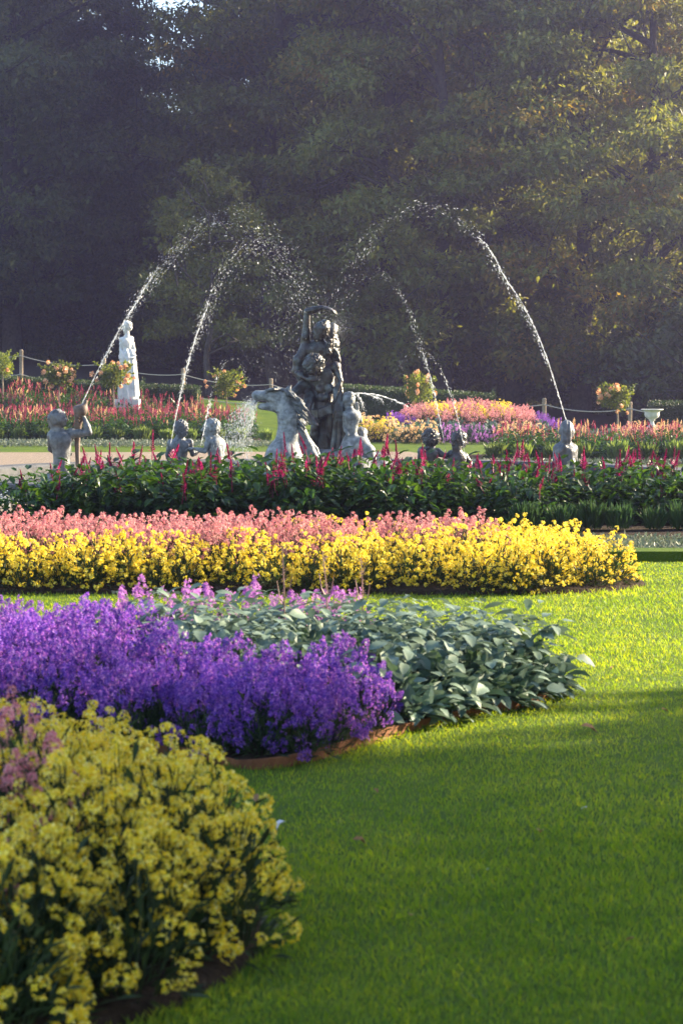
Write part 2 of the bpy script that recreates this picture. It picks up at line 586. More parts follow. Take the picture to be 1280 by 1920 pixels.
# steel edging round the purple bed
g = Geo()
e = np.r_[BED2, BED2[:1]]
c = BED2.mean(0)
out_n = norm(np.c_[e - c, np.zeros(len(e))])[:, :2]
o1 = e + out_n * .012
ins = e - out_n * .002
n_ = len(e)
hh = .034 + .006 * np.sin(np.arange(n_) * .7) + rng.normal(0, .002, n_)
v = np.concatenate([np.c_[o1, np.full(n_, -.02)], np.c_[o1, hh], np.c_[ins, hh], np.c_[ins, np.full(n_, -.02)]])
f = []
for i in range(n_ - 1):
    for k in range(3):
        f.append((k * n_ + i, k * n_ + i + 1, (k + 1) * n_ + i + 1, (k + 1) * n_ + i))
g.add(v, f)
ob('bed_edging', g.mesh('bed_edging', M['steel']), label='rusty brown steel edging strip along the purple flower bed', cat='edging')

# ------------------------------------------------------------------ grass blades
def grass(name, n, sampler, hmin, hmax, wid, avoid):
    P = sampler(n)
    ok = np.ones(len(P), bool)
    for poly in avoid:
        ok &= ~inside(poly, P[:, 0], P[:, 1])
    P = P[ok]
    n = len(P)
    z = terrain(P[:, 0], P[:, 1])
    patch = .5 + .5 * np.sin(P[:, 0] * 2.1 + 1.3 * np.sin(P[:, 1] * 1.7)) * np.sin(P[:, 1] * 1.3 + 2 * np.sin(P[:, 0] * .9))
    h = rng.uniform(hmin, hmax, n) * (.75 + .5 * patch)
    # longer tufts against the beds
    for poly in avoid:
        d = edge_dist(poly, P[:, 0], P[:, 1])
        h *= 1 + .7 * np.exp(-(d / .05) ** 2)
    a = rng.uniform(0, 2 * math.pi, n)
    lean = rng.uniform(.1, 1.0, n)
    w = wid * rng.uniform(.7, 1.3, n) * np.maximum(1, P[:, 1] / 8)
    side = np.c_[np.cos(a + math.pi / 2), np.sin(a + math.pi / 2), np.zeros(n)] * w[:, None] * .5
    tip = np.c_[np.cos(a) * lean * h, np.sin(a) * lean * h, h]
    b = np.c_[P, z - .002]
    v = np.stack([b - side, b + side, b + tip * .55 + side * .7 + np.c_[np.zeros(n), np.zeros(n), h * .12], b + tip], 1).reshape(-1, 3)
    i = np.arange(n) * 4
    f = np.concatenate([np.stack([i, i + 1, i + 2], -1), np.stack([i, i + 2, i + 3], -1)])
    g = Geo(); g.add(v, f)
    return ob(name, g.mesh(name, M['blade']), label='short mown green grass of the lawn', cat='grass', kind='stuff')


def lawn_sampler(n):
    # density falls with distance; a margin beyond the frame
    y = 3.3 * (17.0 / 3.3) ** rng.uniform(0, 1, n)
    x = rng.uniform(-1, 1, n) * (.19 * y + .7)
    return np.c_[x, y]


grass('grass', 400000, lawn_sampler, .008, .021, .0026, [np.asarray(p) for p in BEDS_NO_GRASS])


def far_sampler(n):
    y = rng.uniform(35, 56, n)
    x = rng.uniform(.1, 4.5, n) * y / 40
    return np.c_[x, y]


# ------------------------------------------------------------------ bedding plants
def dome_points(n, r, h, r_, shell=(.75, 1.0), low=.05):
    d = runit(n, r_)
    d[:, 2] = np.abs(d[:, 2])
    d = norm(d * np.array([1, 1, .9]))
    t = r_.uniform(*shell, n)[:, None]
    return d * t * np.array([r, r, h]) + np.array([0, 0, low * h]), d


def add_stems(g, P, r0=.0025, mat=0, base_r=.03):
    n = len(P)
    b = P * np.array([.25, .25, 0]) + np.array([0, 0, -.02])
    ax = norm(P - b)
    s = norm(np.cross(ax, np.array([0.3, 0.5, 0.1])))
    s2 = np.cross(ax, s)
    v = np.stack([b + s * r0, b - s * r0 * .5 + s2 * r0, b - s * r0 * .5 - s2 * r0, P], 1).reshape(-1, 3)
    i = np.arange(n) * 4
    f = np.concatenate([np.stack([i, i + 1, i + 3], -1), np.stack([i + 1, i + 2, i + 3], -1), np.stack([i + 2, i, i + 3], -1)])
    g.add(v, f, mat)


def add_leaves(g, n, r, h, r_, size, tv=NARROW_V, tf=DIAMOND_F, mat=0, shell=(.35, .95), up=.7):
    P, d = dome_points(n, r, h, r_, shell)
    P[:, 2] *= r_.uniform(.4, 1, n)
    dirs = norm(d + runit(n, r_) * .7 + np.array([0, 0, up]) * r_.uniform(0, 1, (n, 1)))
    nn = norm(np.array([0, 0, 1.]) + runit(n, r_) * .6)
    scatter(g, tv, tf, P, *frame_from(dirs, nn), r_.uniform(.7, 1.3, n) * size, mat)


def head_geo(g, C, up, r_, nfl, rad, fsize, mat=0, elong=1.0):
    """A head of four-petalled florets round C."""
    d = runit(nfl, r_)
    d = norm(d + up * .55)
    P = C + d * rad * np.where(True, 1, 1) * r_.uniform(.7, 1.05, (nfl, 1)) + up * (d @ up)[:, None] * rad * (elong - 1)
    nn = norm(d + runit(nfl, r_) * .35)
    t = norm(np.cross(nn, runit(nfl, r_)))
    scatter(g, FLORET_V, FLORET_F, P, t, np.cross(nn, t), nn, r_.uniform(.75, 1.2, nfl) * fsize, mat)


# --- wallflowers: foliage variants, single heads (near), joined heads (far)
def wf_foliage(seed, r=.15, h=.33, n=230):
    r_ = np.random.default_rng(seed)
    g = Geo()
    P, d = dome_points(26, r, h, r_, (.8, .98))
    add_stems(g, P, .003)
    add_leaves(g, n, r, h, r_, .055)
    return g.mesh('wallflower_foliage', M['wf_leaf'])


WF_FOL = [wf_foliage(s) for s in (1, 2, 3)]


def single_head(seed, mat, elong=1.0, rad=.026, n=12, fs=.0125):
    r_ = np.random.default_rng(seed)
    g = Geo()
    head_geo(g, np.zeros(3), np.array([0, 0, 1.]), r_, n, rad, fs, 0, elong)
    tube(g, [(0, 0, -.09), (0.002, 0, -.04), (0, 0, 0)], [.0022, .002, .0015], 4, 1, False)
    return g.mesh('flower_head', [M[mat], M['wf_leaf']])


HEADS = {'yellow': [single_head(20 + s, 'yellow', 1.0, .021 + .004 * (s % 3), 9 + 2 * s, .011 + .001 * (s % 2)) for s in range(5)],
         'pink': [single_head(40 + s, 'pink_near', 2.3, .02, 20, .0105) for s in range(4)]}


def joined_heads(seed, mat, n, r=.155, h=.34, nfl=8, rad=.022, fs=.0135, elong=1.0):
    r_ = np.random.default_rng(seed)
    g = Geo()
    P, d = dome_points(n, r, h, r_, (.84, 1.08), .03)
    P[:, 2] = np.maximum(P[:, 2], .05)
    for p_, d_ in zip(P, d):
        head_geo(g, p_, norm(d_ + np.array([0, 0, .8])), r_, nfl, rad, fs, 0, elong)
    return g.mesh('flower_heads', M[mat])


WF_HEADS = {'yellow': [joined_heads(60 + s, 'yellow', 88, nfl=8, rad=.0135, fs=.0093) for s in range(4)],
            'pink': [joined_heads(80 + s, 'pink', 52, nfl=11, rad=.014, fs=.0105, elong=2.4) for s in range(4)],
            'apricot': [joined_heads(90 + s, 'apricot', 46) for s in range(2)]}


def wallflower(x, y, z, colour, label, group, near=False, sc=1.0, name='wallflower_plant'):
    t = thing(name, label, 'wallflower', (x, y, z), random.uniform(0, 6.28), group, sc)
    t.rotation_euler = (random.gauss(0, .08), random.gauss(0, .08), random.uniform(0, 6.28))
    ob('foliage', random.choice(WF_FOL), t, kind='stuff')
    if near:
        r_ = rng
        n = 66 if colour == 'yellow' else 36
        P, d = dome_points(n, .15, .34, r_, (.9, 1.08), .03)
        P[:, 2] = np.maximum(P[:, 2], .06)
        for p_, d_ in zip(P, d):
            q = Vector(tuple(norm(d_ + np.array([0, 0, .5 if colour == 'yellow' else 1.6])))).to_track_quat('Z', 'Y').to_euler()
            ob('flower_head', random.choice(HEADS[colour]), t, p_, q, random.uniform(.42, .82))
    else:
        ob('flower_heads', random.choice(WF_HEADS[colour]), t, kind='stuff')
    return t


# bed 1: near corner
pts = hexpts(BED1 * .965 + BED1.mean(0) * .035, .165, .3, 3)
for x, y in pts:
    if x < -2.15 or y > 5.75:
        continue
    zt_ = .5
    px_, py_ = 640 + x / y * F_PX, 730 + (CAM_H - zt_) * F_PX / y
    col = 'pink' if (px_ < 42 and py_ < 1420) else 'yellow'
    z = float(bed_h(BED1, .13, x, y)) - .03
    wallflower(x, y, z, col, 'yellow wallflower in the rounded bed closest to the camera' if col == 'yellow' else 'salmon pink wallflower amid yellow ones in the bed closest to the camera',
               'yellow wallflowers of the closest bed' if col == 'yellow' else 'pink wallflowers of the closest bed', x > -1.2, random.uniform(.88, 1.1))

# bed 3: long bed, pink along its ridge
for x, y in hexpts(BED3 * .955 + BED3.mean(0) * .045, .205, .3, 5):
    if x < -3.2:
        continue
    front = y - (12.5 + .1 * math.sin(x * 2)) + random.uniform(-.16, .16)
    col = 'pink' if (front > .56 and x < 1.05 - .15 * (y - 13) and not (y > 14.0 and x > -.6) and not (.15 < x < .45 and front < .9)) else 'yellow'
    z = float(bed_h(BED3, .08, x, y)) - (.03 if col == 'yellow' else .0)
    wallflower(x, y, z, col, 'yellow wallflower of the long sunlit bed beyond the purple bed' if col == 'yellow' else 'salmon pink wallflower along the ridge of the long sunlit bed',
               'yellow wallflowers of the long bed' if col == 'yellow' else 'pink wallflowers of the long bed', False, random.uniform(.76, 1.04))


# --- purple bedding plants
def purple_plant(seed, mat, n=34):
    r_ = np.random.default_rng(seed)
    fo, fl = Geo(), Geo()
    P, d = dome_points(n, .15, .3, r_, (.8, 1.05), .05)
    add_stems(fo, P, .0022)
    add_leaves(fo, 200, .15, .27, r_, .045)
    for p_, d_ in zip(P, d):
        ax = norm(d_ * .5 + np.array([0, 0, 1]) + r_.normal(0, .12, 3))
        L = r_.uniform(.035, .085)
        k = int(9 + L * 160)
        t = r_.uniform(0, 1, k)
        a = r_.uniform(0, 6.28, k)
        s1 = norm(np.cross(ax, [.3, .8, .1])); s2 = np.cross(ax, s1)
        rd = np.cos(a)[:, None] * s1 + np.sin(a)[:, None] * s2
        Q = p_ + ax * (t * L)[:, None] + rd * (.017 * (1 - .5 * t))[:, None]
        nn = norm(rd + ax * .4 + r_.normal(0, .25, (k, 3)))
        tt = norm(np.cross(nn, runit(k, r_)))
        scatter(fl, FLORET_V, FLORET_F, Q, tt, np.cross(nn, tt), nn, r_.uniform(.75, 1.25, k) * .0095)
    return fo.mesh('purple_foliage', M['wf_leaf']), fl.mesh('flower_spikes', M[mat])


PURP = [purple_plant(100 + s, 'purple') for s in range(4)]
MAUV = [purple_plant(120 + s, 'mauve', 26) for s in range(2)]


def bedding(name, var, x, y, z, label, cat, group, sc=1.0, part='flower_spikes'):
    t = thing(name, label, cat, (x, y, z), random.uniform(0, 6.28), group, sc)
    fo, fl = random.choice(var)
    ob('foliage', fo, t, kind='stuff')
    ob(part, fl, t, kind='stuff')
    return t


# --- silver-leaved shrubs: their big leaves are parts
def big_leaf(seed):
    r_ = np.random.default_rng(seed)
    nu, nv = 6, 5
    v = []
    droop, fold, wid, tw = r_.uniform(.1, .5), r_.uniform(.08, .22), r_.uniform(.3, .4), r_.normal(0, .25)
    for i in range(nu):
        u = i / (nu - 1)
        w = wid * math.sin(math.pi * min(u * .93 + .06, 1)) ** .75 * (1 - .25 * u)
        for j in range(nv):
            s = j / (nv - 1) * 2 - 1
            ser = (1 + .07 * (-1) ** i) if abs(s) == 1 else 1
            v.append((u + r_.normal(0, .006), s * w * ser, fold * abs(s) * w * 1.05 - droop * u * u + tw * s * w * u + r_.normal(0, .01)))
    f = [(i * nv + j, (i + 1) * nv + j, (i + 1) * nv + j + 1, i * nv + j + 1) for i in range(nu - 1) for j in range(nv - 1)]
    g = Geo(); g.add(v, f)
    tube(g, [(-.35, 0, -.12), (-.15, 0, -.02), (.02, 0, 0)], [.02, .018, .014], 4, 0, False)
    return g.mesh('leaf', M['mint'], True)


BIGL = [big_leaf(s) for s in range(8)]


def mint_foliage(seed, n=60, r=.17, h=.26):
    r_ = np.random.default_rng(seed)
    g = Geo()
    P, d = dome_points(14, r, h, r_, (.6, .9))
    add_stems(g, P, .004)
    add_leaves(g, n * 2, r * .95, h * .9, r_, .07, OVATE_V, OVATE_F, 0, (.3, .9), .1)
    return g.mesh('mint_foliage', M['mint'])


MINT = [mint_foliage(s) for s in (7, 8)]


def mint_plant(x, y, z, sc=1.0, nleaf=26, label=None, group=None, lean=None):
    t = thing('silver_leaved_shrub', label or 'silver green broad-leaved shrub beside the purple flowers', 'shrub', (x, y, z), 0, group or 'silver-leaved shrubs of the purple bed', sc)
    ob('foliage', random.choice(MINT), t, kind='stuff')
    P, d = dome_points(nleaf, .18, .28, rng, (.85, 1.08), .03)
    if lean is not None:
        P[:, :2] += np.asarray(lean) * (P[:, 2:3] / .28)
    for p_, d_ in zip(P, d):
        a_ = math.atan2(d_[1], d_[0]) + rng.normal(0, .5)
        dr = norm(np.array([math.cos(a_), math.sin(a_), rng.normal(.05, .25)]))
        nn = norm(np.array([0, 0, 1.]) + d_ * .7 + rng.normal(0, .3, 3))
        X, Y, Z = frame_from(dr[None], nn[None])
        from mathutils import Matrix
        mt = Matrix((X[0], Y[0], Z[0])).transposed()
        ob('leaf', random.choice(BIGL), t, p_, mt.to_euler(), random.uniform(.034, .07))
    return t


def in_mint(x, y):
    # the silver-leaved half of the bed: its right side and middle, with a strip of purple behind it on the left
    px = 640 + x / y * F_PX
    py = 730 + (CAM_H - .3) * F_PX / y
    edge = np.interp(px, [230, 350, 520, 600, 700, 820, 900, 1100], [1140, 1200, 1218, 1190, 1200, 1245, 1312, 1420])
    back = np.interp(px, [230, 300, 780, 800], [1142, 1138, 1138, 1000])
    return px > 235 and back < py < edge


for x, y in hexpts(BED2 * 1.0, .15, .3, 9):
    if x < -1.75:
        continue
    z = float(bed_h(BED2, .07, x, y)) - .01
    if in_mint(x, y):
        mint_plant(x, y, z, random.uniform(1.0, 1.22), 32)
    else:
        px = 640 + x / y * F_PX
        if y > 8.6 and px > 260:
            if random.random() < .45:
                continue
            bedding('mauve_bedding_plant', MAUV, x, y, z, 'mauve flowering bedding plant standing behind the silver-leaved shrubs', 'bedding plant', 'mauve plants behind the silver-leaved shrubs', random.uniform(.98, 1.15))
        else:
            lit = y > 7.9
            bedding('purple_bedding_plant', PURP, x, y, z,
                    'purple flowering bedding plant in the sunlit rear of the edged bed' if lit else 'purple flowering bedding plant in the shaded front of the edged bed', 'bedding plant',
                    'purple plants in the sun' if lit else 'purple plants in the shade', random.uniform(.66, .92) * float(np.interp(px, [450, 800], [1, .84])))
# the straggling shoot that leans out over the lawn
mp = mint_plant(.57, 8.22, .03, 1.0, 30, 'silver green shrub whose outer shoot leans over the lawn', 'silver-leaved shrub at the bed corner')
shoot = crspline([(.1, 0, .12), (.16, -.02, .2), (.22, -.01, .25), (.27, 0, .26)], 4)
g = Geo(); tube(g, shoot, np.linspace(.007, .003, len(shoot)), 6)
ob('shoot', g.mesh('shoot', M['mint']), mp)
for k, i in enumerate(range(2, len(shoot), 1)):
    a_ = k * 2.2
    ob('leaf', BIGL[k % 4], mp, shoot[i], (.3 * math.sin(a_), .4 + .3 * math.cos(a_ * 2), a_), random.uniform(.05, .08))
mint_plant(.50, 8.0, .03, 1.0, 26)
mint_plant(.60, 8.35, .03, 1.0, 26)

# bleached seed spikes rising from the shrubs
def seed_spike(seed, h):
    r_ = np.random.default_rng(seed)
    g = Geo()
    tube(g, [(0, 0, 0), (r_.normal(0, .006), 0, h * .5), (r_.normal(0, .01), r_.normal(0, .01), h)], [.004, .003, .0015], 5)
    for sgn in (-1, 1):
        b = h * r_.uniform(.3, .45)
        tube(g, [(0, 0, b), (sgn * .02, 0, b + .04), (sgn * .03, 0.004, b + .1)], [.0025, .002, .001], 4)
    k = 60
    z = r_.uniform(.35, 1, k) * h
    a = r_.uniform(0, 6.28, k)
    Q = np.c_[np.cos(a) * .006, np.sin(a) * .006, z]
    dd = norm(np.c_[np.cos(a), np.sin(a), np.full(k, .5)])
    scatter(g, DIAMOND_V, DIAMOND_F, Q, *frame_from(dd, np.tile([0, 0, 1.], (k, 1))), r_.uniform(.008, .016, k))
    return g.mesh('seed_spike', M['spike'])


M['spike'] = leafmat('dry_spike', [(.3, .17, .16), (.45, .28, .24)], trans=.3)
for k, (px, d_, h_, lab) in enumerate([(533, 8.35, .25, 'tall pinkish seed spike with two side shoots'), (612, 8.5, .2, 'middle pinkish seed spike above the silver leaves'),
                                       (680, 8.6, .17, 'short pinkish seed spike above the silver leaves')]):
    x = (px - 640) / F_PX * d_
    ob('seed_spike', seed_spike(300 + k, h_ + .13), None, (x, d_, .22), label=lab, cat='seed spike', group='seed spikes above the silver leaves')


# --- salvias
def salvia_foliage(seed, n=300, r=.3, h=.52, size=.078):
    r_ = np.random.default_rng(seed)
    g = Geo()
    P, d = dome_points(24, r, h, r_, (.7, .95))
    add_stems(g, P, .005)
    P, d = dome_points(n, r, h, r_, (.55, 1.02))
    P[:, 2] *= r_.uniform(.25, 1, n) ** .6
    out = norm(np.c_[d[:, :2], np.zeros(n)] + r_.normal(0, .35, (n, 3)))
    dirs = norm(out + np.array([0, 0, -.1]) + np.array([0, 0, .5]) * r_.uniform(-1, 1, (n, 1)))
    nn = norm(np.array([0, 0, 1.]) + out * .5 + runit(n, r_) * .4)
    scatter(g, OVATE_V, OVATE_F, P, *frame_from(dirs, nn), r_.uniform(.65, 1.35, n) * size)
    return g.mesh('salvia_foliage', M['salvia_leaf'])


SAL = [salvia_foliage(s) for s in (11, 12, 13)]


def spike_geo(g, base, L, r_, mat=0, dens=1.0, fs=.036):
    ax = norm(np.array([r_.normal(0, .22), r_.normal(0, .22), 1]))
    tube(g, [base - ax * .1, base + ax * L * .5, base + ax * L], [.004, .003, .002], 4, mat, False)
    k = int(34 * dens)
    t = (np.arange(k) / k) ** .9
    a = np.arange(k) * 2.1 + r_.uniform(0, 6)
    s1 = norm(np.cross(ax, [.3, .8, .1])); s2 = np.cross(ax, s1)
    rd = np.cos(a)[:, None] * s1 + np.sin(a)[:, None] * s2
    Q = base + ax * (t * L)[:, None]
    dd = norm(rd * (1.1 - .8 * t)[:, None] + ax * (.35 + 1.2 * t)[:, None])
    sz = fs * (1.25 - .75 * t) * r_.uniform(.7, 1.2, k)
    scatter(g, DIAMOND_V, DIAMOND_F, Q, *frame_from(dd, rd + .01), sz, mat)


def spike_mesh(seed, mat='salvia_flower'):
    r_ = np.random.default_rng(seed)
    g = Geo()
    spike_geo(g, np.zeros(3), r_.uniform(.1, .17), r_)
    if r_.uniform() < .5:
        spike_geo(g, np.array([.03, .01, -.03]), r_.uniform(.06, .1), r_)
    return g.mesh('flower_spike', M[mat])


SPK = [spike_mesh(130 + s) for s in range(6)]


def far_spikes(seed, n=20, mat='salvia_far'):
    r_ = np.random.default_rng(seed)
    g = Geo()
    P, d = dome_points(n, .3, .52, r_, (.95, 1.1))
    P = P[P[:, 2] > .36]
    for p_ in P:
        spike_geo(g, p_ - np.array([0, 0, .05]), r_.uniform(.06, .12), r_, 0, .45, .03)
    return g.mesh('flower_spikes', M[mat])


FARSPK = [far_spikes(150 + s) for s in range(3)]
FARAPR = [far_spikes(160 + s, 20, 'apricot') for s in range(2)]


def salvia(x, y, z, label, group, sc=1.0, spikes=3, far=False, extra=False):
    t = thing('salvia_plant', label, 'salvia', (x, y, z), random.uniform(0, 6.28), group, sc)
    ob('foliage', random.choice(SAL), t, kind='stuff')
    if far:
        ob('flower_spikes', random.choice(FARSPK), t, kind='stuff')
        if extra:
            ob('pale_flower_spikes', random.choice(FARAPR), t, kind='stuff')
    else:
        for k in range(spikes):
            a = random.uniform(0, 6.28); q = random.uniform(.02, .24)
            zz = .52 * math.sqrt(max(0, 1 - (q / .31) ** 2)) - random.uniform(.03, .14)
            ob('flower_spike', random.choice(SPK), t, (q * math.cos(a), q * math.sin(a), zz), (random.gauss(0, .12), random.gauss(0, .12), random.uniform(0, 6)), random.uniform(.62, .98))
    return t


for x, y in hexpts(BEDH, .33, .28, 21):
    if x > 4.6:
        continue
    sp = random.choice([0, 1, 1, 2, 2, 4])
    salvia(x, y, 0.02, 'crimson salvia of the dark leafy row in front of the fountain', 'salvias in front of the fountain', random.uniform(1.02, 1.22) * float(np.interp(x, [-2.6, -1.7, .2, 1.2], [.95, 1.12, 1.12, 1.02])), sp)

# far bank of salvias behind the fountain on the rising ground
FARL = np.array([(-9.2, 49.2), (-3.2, 48.2), (-2.0, 49.0), (-2.4, 53), (-4.2, 57.0), (-9.8, 59)])
bed_soil('bed_soil', crspline([(-9.6, 48.6), (-3.2, 47.6), (-1.7, 48.8), (-2.2, 53), (-4.0, 57.4), (-10.2, 59.6)], 5, True), .05)
for x, y in hexpts(FARL, .62, .3, 22):
    salvia(x, y, float(terrain(x, y)) + .03, 'pink flowered salvia on the bank below the white statue', 'salvias on the bank below the statue', random.uniform(1.2, 1.42) * (.9 if y > 52 else 1), far=True, extra=random.random() < .2)
FARR = np.array([(2.55, 35.6), (8.2, 34.8), (8.2, 38.2), (2.9, 38.6)])
bed_soil('bed_soil', crspline([(2.3, 35.2), (8.6, 34.4), (8.6, 38.6), (2.7, 39)], 5, True), .04)
for x, y in hexpts(FARR, .55, .3, 23):
    salvia(x, y, .03, 'apricot and pink salvia of the row behind the shell-backed fountain figure', 'salvias behind the shell-backed figure', random.uniform(.95, 1.12), far=True, extra=random.random() < .8)


# --- clipped tufts in front of the salvias
def tuft(seed, n=240, mat='clump'):
    r_ = np.random.default_rng(seed)
    g = Geo()
    a = r_.uniform(0, 6.28, n); q = r_.uniform(0, 1, n) ** .5 * .08
    P = np.c_[np.cos(a) * q, np.sin(a) * q, r_.uniform(0, .1, n)]
    d = norm(np.c_[np.cos(a) * q * 4, np.sin(a) * q * 4, np.full(n, 1.)] + r_.normal(0, .2, (n, 3)))
    scatter(g, NARROW_V, DIAMOND_F, P, *frame_from(d, runit(n, r_)), r_.uniform(.08, .15, n))
    return g.mesh('tuft', M[mat])


TUFT = [tuft(170 + s) for s in range(3)]
TUFT_SHADE = [tuft(175 + s, 240, 'clump_shade') for s in range(3)]
for k in range(13):
    x = 1.55 + k * .25 + random.uniform(-.04, .04)
    ob('leafy_tuft', random.choice(TUFT_SHADE), None, (x, 17.6 + random.uniform(-.06, .06), .03), (0, 0, random.uniform(0, 6)), random.uniform(.9, 1.25),
       label='small green tuft at the foot of the dark salvia row', cat='tuft', group='tufts at the foot of the near salvias')
for k in range(15):
    x = -9 + k * .56 + random.uniform(-.05, .05)
    y = 48.0 - .16 * (x + 3.2) * (x < -3.2)
    ob('leafy_tuft', random.choice(TUFT), None, (x, y, float(terrain(x, y)) + .02), (0, 0, random.uniform(0, 6)), random.uniform(1.4, 1.75),
       label='pale green tuft edging the bank of salvias by the gravel walk', cat='tuft', group='tufts edging the far salvia bank')
for k in range(11):
    x = 2.5 + k * .5 + random.uniform(-.05, .05)
    ob('leafy_tuft', random.choice(TUFT), None, (x, 35.0, .03), (0, 0, random.uniform(0, 6)), random.uniform(1.2, 1.6),
       label='green tuft edging the salvia row behind the shell-backed figure', cat='tuft', group='tufts edging the salvias behind the figure')


# --- silver ground cover strips
def cover(name, poly, n, size, h, mat, label):
    p = np.asarray(poly); lo, hi = p.min(0), p.max(0)
    q = np.c_[rng.uniform(lo[0], hi[0], n), rng.uniform(lo[1], hi[1], n)]
    q = q[inside(poly, q[:, 0], q[:, 1])]
    n = len(q)
    P = np.c_[q, terrain(q[:, 0], q[:, 1]) + rng.uniform(.01, h, n)]
    g = Geo()
    scatter(g, DIAMOND_V, DIAMOND_F, P, *frame_from(norm(runit(n) + np.array([0, 0, .6])), norm(runit(n) + np.array([0, 0, 1.2]))), rng.uniform(.7, 1.3, n) * size)
    return ob(name, g.mesh(name, M[mat]), label=label, cat='ground cover', kind='stuff')


cover('silver_ground_cover', np.array([(1.0, 15.35), (5, 15.25), (5, 16.6), (1.0, 16.7)]), 9000, .04, .06, 'silver', 'low silver ground cover between lawn and dark salvias')
cover('silver_ground_cover', np.array([(-10.5, 44.8), (-1.5, 43.8), (-1.2, 46.6), (-3.2, 47.4), (-10.5, 48.4)]), 12000, .07, .07, 'silver', 'low silver ground cover along the far salvia bank')
cover('silver_ground_cover', np.array([(2.0, 33.9), (8.5, 33.1), (8.5, 34.3), (2.2, 35.0)]), 6000, .06, .06, 'silver', 'low silver ground cover behind the shell-backed figure')

# kerb-like turf step between the lawn and the ground cover
g = Geo()
box(g, (1.6, 14.85, -.05), (6.5, 15.2, .07))
ob('turf_step', g.mesh('turf_step', M['lawn']), kind='structure')

# ------------------------------------------------------------------ far raised bed of many colours
MOUND = circ(3.15, 52.5, 2.15, 3.6, 44)
bed_soil('bed_soil', MOUND, .42)


def far_plant(x, y, z, colour, label, group, near=False, sc=1.0):
    t = wallflower(x, y, z, colour, label, group, near, sc, 'flowering_plant')
    t['category'] = 'flowering plant'
    return t


def mound_z(x, y):
    q = math.hypot((x - 3.15) / 2.15, (y - 52.5) / 3.6)
    return float(terrain(x, y)) + .02 + .42 * max(0, 1 - q ** 2.2)


for x, y in hexpts(MOUND * .96 + MOUND.mean(0) * .04, .42, .25, 31):
    q = math.hypot((x - 3.15) / 2.15, (y - 52.5) / 3.6)
    z = mound_z(x, y) - .03
    a = math.atan2(y - 52.5, x - 3.15)
    s = random.uniform(1.35, 1.6)
    if q < .3:
        far_plant(x, y, z, 'pink', 'pink flowering plant crowning the far raised bed', 'pink plants crowning the far raised bed', False, s)
    elif q < .52:
        far_plant(x, y, z, 'yellow', 'yellow flowering plant in the ring round the crown of the far raised bed', 'yellow ring of the far raised bed', False, s)
    elif q < .78:
        far_plant(x, y, z, 'pink', 'salmon flowering plant on the slope of the far raised bed', 'salmon ring of the far raised bed', False, s)
    elif -2.3 < a < -.7:
        t = thing('silver_leaved_shrub', 'silver green shrub at the front of the far raised bed', 'shrub', (x, y, z), random.uniform(0, 6), 'silver shrubs of the far raised bed', s * 1.25)
        ob('foliage', random.choice(MINT), t, kind='stuff')
    else:
        bedding('purple_bedding_plant', PURP, x, y, z, 'violet bedding plant at the side of the far raised bed', 'bedding plant', 'violet plants of the far raised bed', s)
# low row in front of it
for k in range(13):
    x = 1.15 + k * .27
    y = 46.6 + .12 * abs(k - 6) + random.uniform(-.2, .2)
    z = float(terrain(x, y))
    if 3 < k < 9:
        bedding('mauve_bedding_plant', MAUV, x, y, z, 'dusky mauve plant in the low row before the far raised bed', 'bedding plant', 'mauve plants before the far raised bed', random.uniform(1.2, 1.4))
    else:
        far_plant(x, y, z, 'apricot', 'apricot flowering plant in the low row before the far raised bed', 'apricot plants before the far raised bed', False, random.uniform(1.2, 1.45))
# the bed behind the merchild: yellow-apricot then grey-green shrubs
for k in range(16):
    x = .35 + (k % 8) * .2 + random.uniform(-.05, .05); y = 48.4 + (k // 8) * .6
    z = float(terrain(x, y))
    if k % 8 < 5:
        far_plant(x, y, z, 'apricot' if random.random() < .6 else 'yellow', 'apricot flowering plant in the low bed behind the merchild', 'apricot plants behind the merchild', False, random.uniform(1.5, 1.8))
    else:
        t = thing('silver_leaved_shrub', 'grey green shrub between the apricot plants and the far raised bed', 'shrub', (x, y, z), random.uniform(0, 6), 'grey shrubs behind the merchild', random.uniform(2.0, 2.4))
        ob('foliage', random.choice(MINT), t, kind='stuff')
# behind the far salvia row: pale daisies and pink haze up to the urn
for k in range(40):
    x = 4.9 + (k % 20) * .24 + random.uniform(-.08, .08); y = 46.5 + (k // 20) * 1.1 + random.uniform(-.3, .3)
    z = float(terrain(x, y))
    if x < 6.2:
        t = thing('silver_leaved_shrub', 'pale grey shrub between the far raised bed and the urn', 'shrub', (x, y, z), random.uniform(0, 6), 'pale shrubs between raised bed and urn', random.uniform(1.6, 2.1))
        ob('foliage', random.choice(MINT), t, kind='stuff')
    else:
        c_ = 'pink' if random.random() < .55 else 'apricot'
        far_plant(x, y, z, c_, 'pale %s plant below the white urn' % ('pink' if c_ == 'pink' else 'apricot'), 'pale plants below the urn (%s)' % c_, False, random.uniform(1.05, 1.4))


